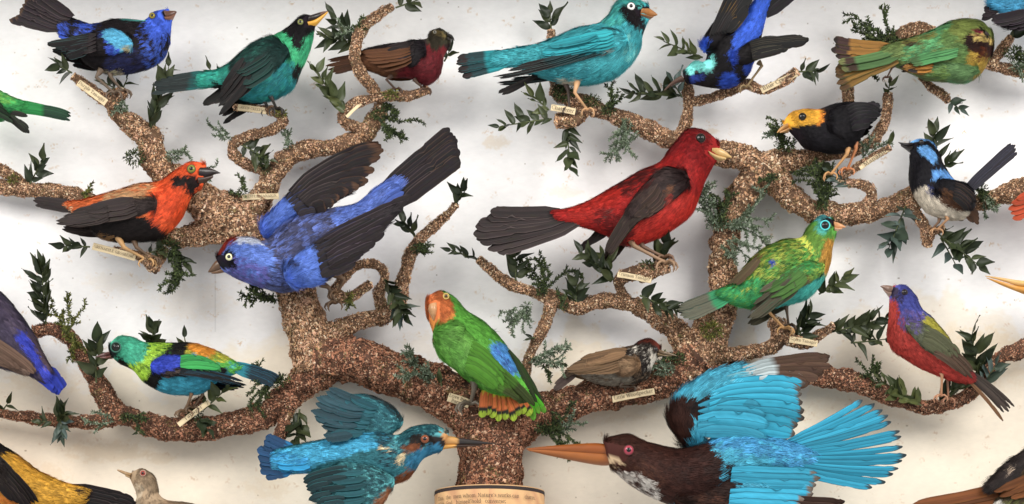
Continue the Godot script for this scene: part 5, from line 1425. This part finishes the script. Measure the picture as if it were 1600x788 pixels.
	bird("white_throated_kingfisher", "large brown and cyan kingfisher with long orange beak and spread wings", "bird", {z = 140, fl = 17, two_eyes = false, col = "3fb4d6", deep = 0.66,
		body = [[946, 685, 956, 733, 20], [977, 680, 985, 757, 34], [1012, 692, 1026, 779, 40], [1056, 702, 1066, 790, 44], [1090, 694, 1104, 786, 44], [1132, 684, 1142, 758, 40], [1182, 683, 1190, 746, 32], [1229, 690, 1232, 742, 22], [1268, 702, 1268, 738, 13]],
		paint = [["47acE4", 22, 0.15, [1110, 704, 1180, 700, 1260, 722]], ["45b8d8", 14, 0.3, [1110, 722, 1180, 735]], ["44241b", 46, 0.03, [960, 712, 1012, 738, 1064, 740]], ["3c1f18", 30, 0.05, [1070, 712, 1080, 760]], ["33201c", 16, 0.2, [1100, 745, 1140, 760]], ["5a3526", 10, 0.5, [990, 730, 1020, 750]], ["dcd5cb", 10, 0.15, [950, 742, 985, 752, 1012, 768]], ["3c1f18", 6, 0.7, [980, 755, 1015, 770]], ["cdb08a", 5, 0.1, [954, 722, 966, 722]]],
		tail = [[14, [1228, 692, 1226, 735], [1346, 628, 1376, 634, 1392, 652, 1405, 672, 1413, 692, 1415, 712, 1406, 732, 1392, 750, 1366, 763], 11, ["3fb2d6", 0.95, "4a5a60"], "2c5c6c", {bend = -0.04, sharp = 0.88, bz = 8, tz = 0, dz = 0.8}]],
		wings = [{on = false, z = 4, cap = 0.5, col = "41b6d4", fl = 17, st = [[1064, 694, 1100, 694, 18], [1044, 654, 1106, 668, 18], [1058, 615, 1138, 650, 13], [1104, 584, 1180, 628, 9], [1144, 572, 1210, 618, 6]], paint = [["3ca6c4", 14, 0.4, [1070, 610, 1130, 580]], ["3a2019", 24, 0.05, [1060, 686, 1062, 660]], ["241a18", 18, 0.1, [1090, 650, 1130, 646]], ["46281f", 14, 0.2, [1052, 668, 1060, 690]]],
			fans = [[6, [1160, 580, 1185, 596], [1296, 558, 1300, 570, 1290, 588, 1264, 600], 18, ["c9d8da", 0.33, "5e4638"], ["c8d4d4", 0.38, "6a4c3c"], {tz = 0, bend = 0.04}], [3, [1130, 586, 1140, 600], [1250, 582, 1252, 596], 13, ["7cc8d8", 0.3, "d3dede", 0.85, "a08878"], "c3d2d4", {tz = 4, bend = 0.08}], [8, [1110, 612, 1104, 672], [1256, 600, 1250, 616, 1254, 640, 1253, 658, 1240, 682], 23, ["40b6d8", 0.95, "6a6058"], ["3494b4", 0.85, "6a5a50"], {tz = 10, bend = 0.09}], [5, [1090, 640, 1088, 680], [1190, 640, 1200, 668, 1190, 690], 22, "48b8da", "359cbc", {tz = 20, bend = 0.10}]]},
			{on = false, z = 18, cap = 0.4, col = "33201b", fl = 17, st = [[1062, 748, 1068, 812, 12], [1100, 726, 1104, 822, 14], [1142, 728, 1146, 826, 10], [1180, 740, 1184, 824, 6]], paint = [["46bcde", 34, 0.06, [1174, 760, 1172, 800]], ["4a2c20", 16, 0.4, [1080, 780, 1110, 800]]],
			fans = [[7, [1140, 740, 1136, 790], [1277, 742, 1274, 760, 1266, 776, 1250, 792], 20, ["46bade", 0.93, "8a7c70"], "389ec0", {tz = 14, bend = -0.03}], [4, [1180, 778, 1176, 800], [1318, 786, 1322, 800, 1290, 810], 16, ["d0d8d6", 0.3, "453028"], "5a4034", {tz = 10, bend = -0.05}]]}],
		beak = [{st = [[972, 700, 968, 722, 15], [938, 693, 944, 716, 13], [900, 694, 904, 712, 10], [860, 697, 862, 707, 6], [823, 701, 823, 703, 1]], col = "844619"}, {st = [[968, 708, 962, 726, 14], [942, 706, 940, 728, 12], [900, 704, 898, 721, 9], [858, 702, 856, 712, 5], [826, 702, 826, 705, 1]], col = ["c39a5c", 0.2, "8e5224"]}],
		eye = [980.5, 709.5, 7.6, "9c3c4a", "4a241c"]})
	bird("rufous_bird", "brown bird with rufous wing feathers cut off by the case's bottom corner", "bird", {z = 108, fl = 13, col = "4a3c2a",
		body = [[1700, 660, 1720, 800], [1650, 672, 1670, 820], [1612, 700, 1630, 826], [1582, 742, 1592, 824], [1560, 770, 1564, 815]], paint = [["6a6a3a", 30, 0.7, [1600, 770, 1590, 800]], ["d8d2c8", 9, 0.1, [1545, 790, 1565, 790]]],
		tail = [[5, [1576, 760, 1580, 792], [1428, 788, 1436, 796, 1470, 806], 17, "7e4a28", "a06a38", {bz = 10, tz = 4, bend = 0.04}], [3, [1586, 788, 1590, 800], [1534, 800, 1540, 810], 12, "d8d4cc", "b8b0a8", {bz = 20, tz = 14}]],
		wings = [{on = false, z = 14, col = "2f2624", fl = 15, st = [[1650, 670, 1662, 735, 14], [1604, 700, 1612, 752, 14], [1570, 727, 1578, 764, 11], [1542, 754, 1552, 768, 6]], paint = [["c0a890", 3, 0, [1578, 738, 1586, 730]]], fans = [[3, [1620, 740, 1624, 760], [1545, 772, 1570, 784], 14, "8a5530", "5a3a24", {tz = 22}]]}]})
	bird("long_billed_bird", "straw coloured long slightly open beak poking in from the case's side", "bird", {z = 100, fl = 12, col = "6a5238",
		body = [[1604, 440, 1604, 462], [1630, 428, 1632, 476], [1662, 436, 1668, 492], [1690, 460, 1690, 510]],
		beak = [{st = [[1612, 440, 1612, 452], [1590, 438, 1590, 447], [1565, 434, 1565, 439], [1540, 431, 1540, 432]], col = ["8a4c34", 0.1, "cfa566"]}, {st = [[1612, 450, 1612, 464], [1590, 447, 1590, 456], [1565, 440, 1565, 446], [1542, 434, 1542, 435]], col = "c2893f"}], eye = [1626, 446, 5, "2a1c14", ""]})
	bird("red_tailed_bird", "orange red tail tip of a bird hidden beyond the case's side, beside mossy branch", "bird", {z = 112, fl = 11, col = "b8492a",
		body = [[1720, 240, 1724, 300], [1680, 252, 1690, 318], [1645, 272, 1652, 326], [1620, 288, 1624, 328]], tail = [[5, [1625, 292, 1628, 322], [1586, 312, 1577, 328, 1582, 344], 14, ["cc5230", 0.9, "c2542f"], "d98a68", {bend = 0.05}]]})
	print("birds ", Time.get_ticks_msec())
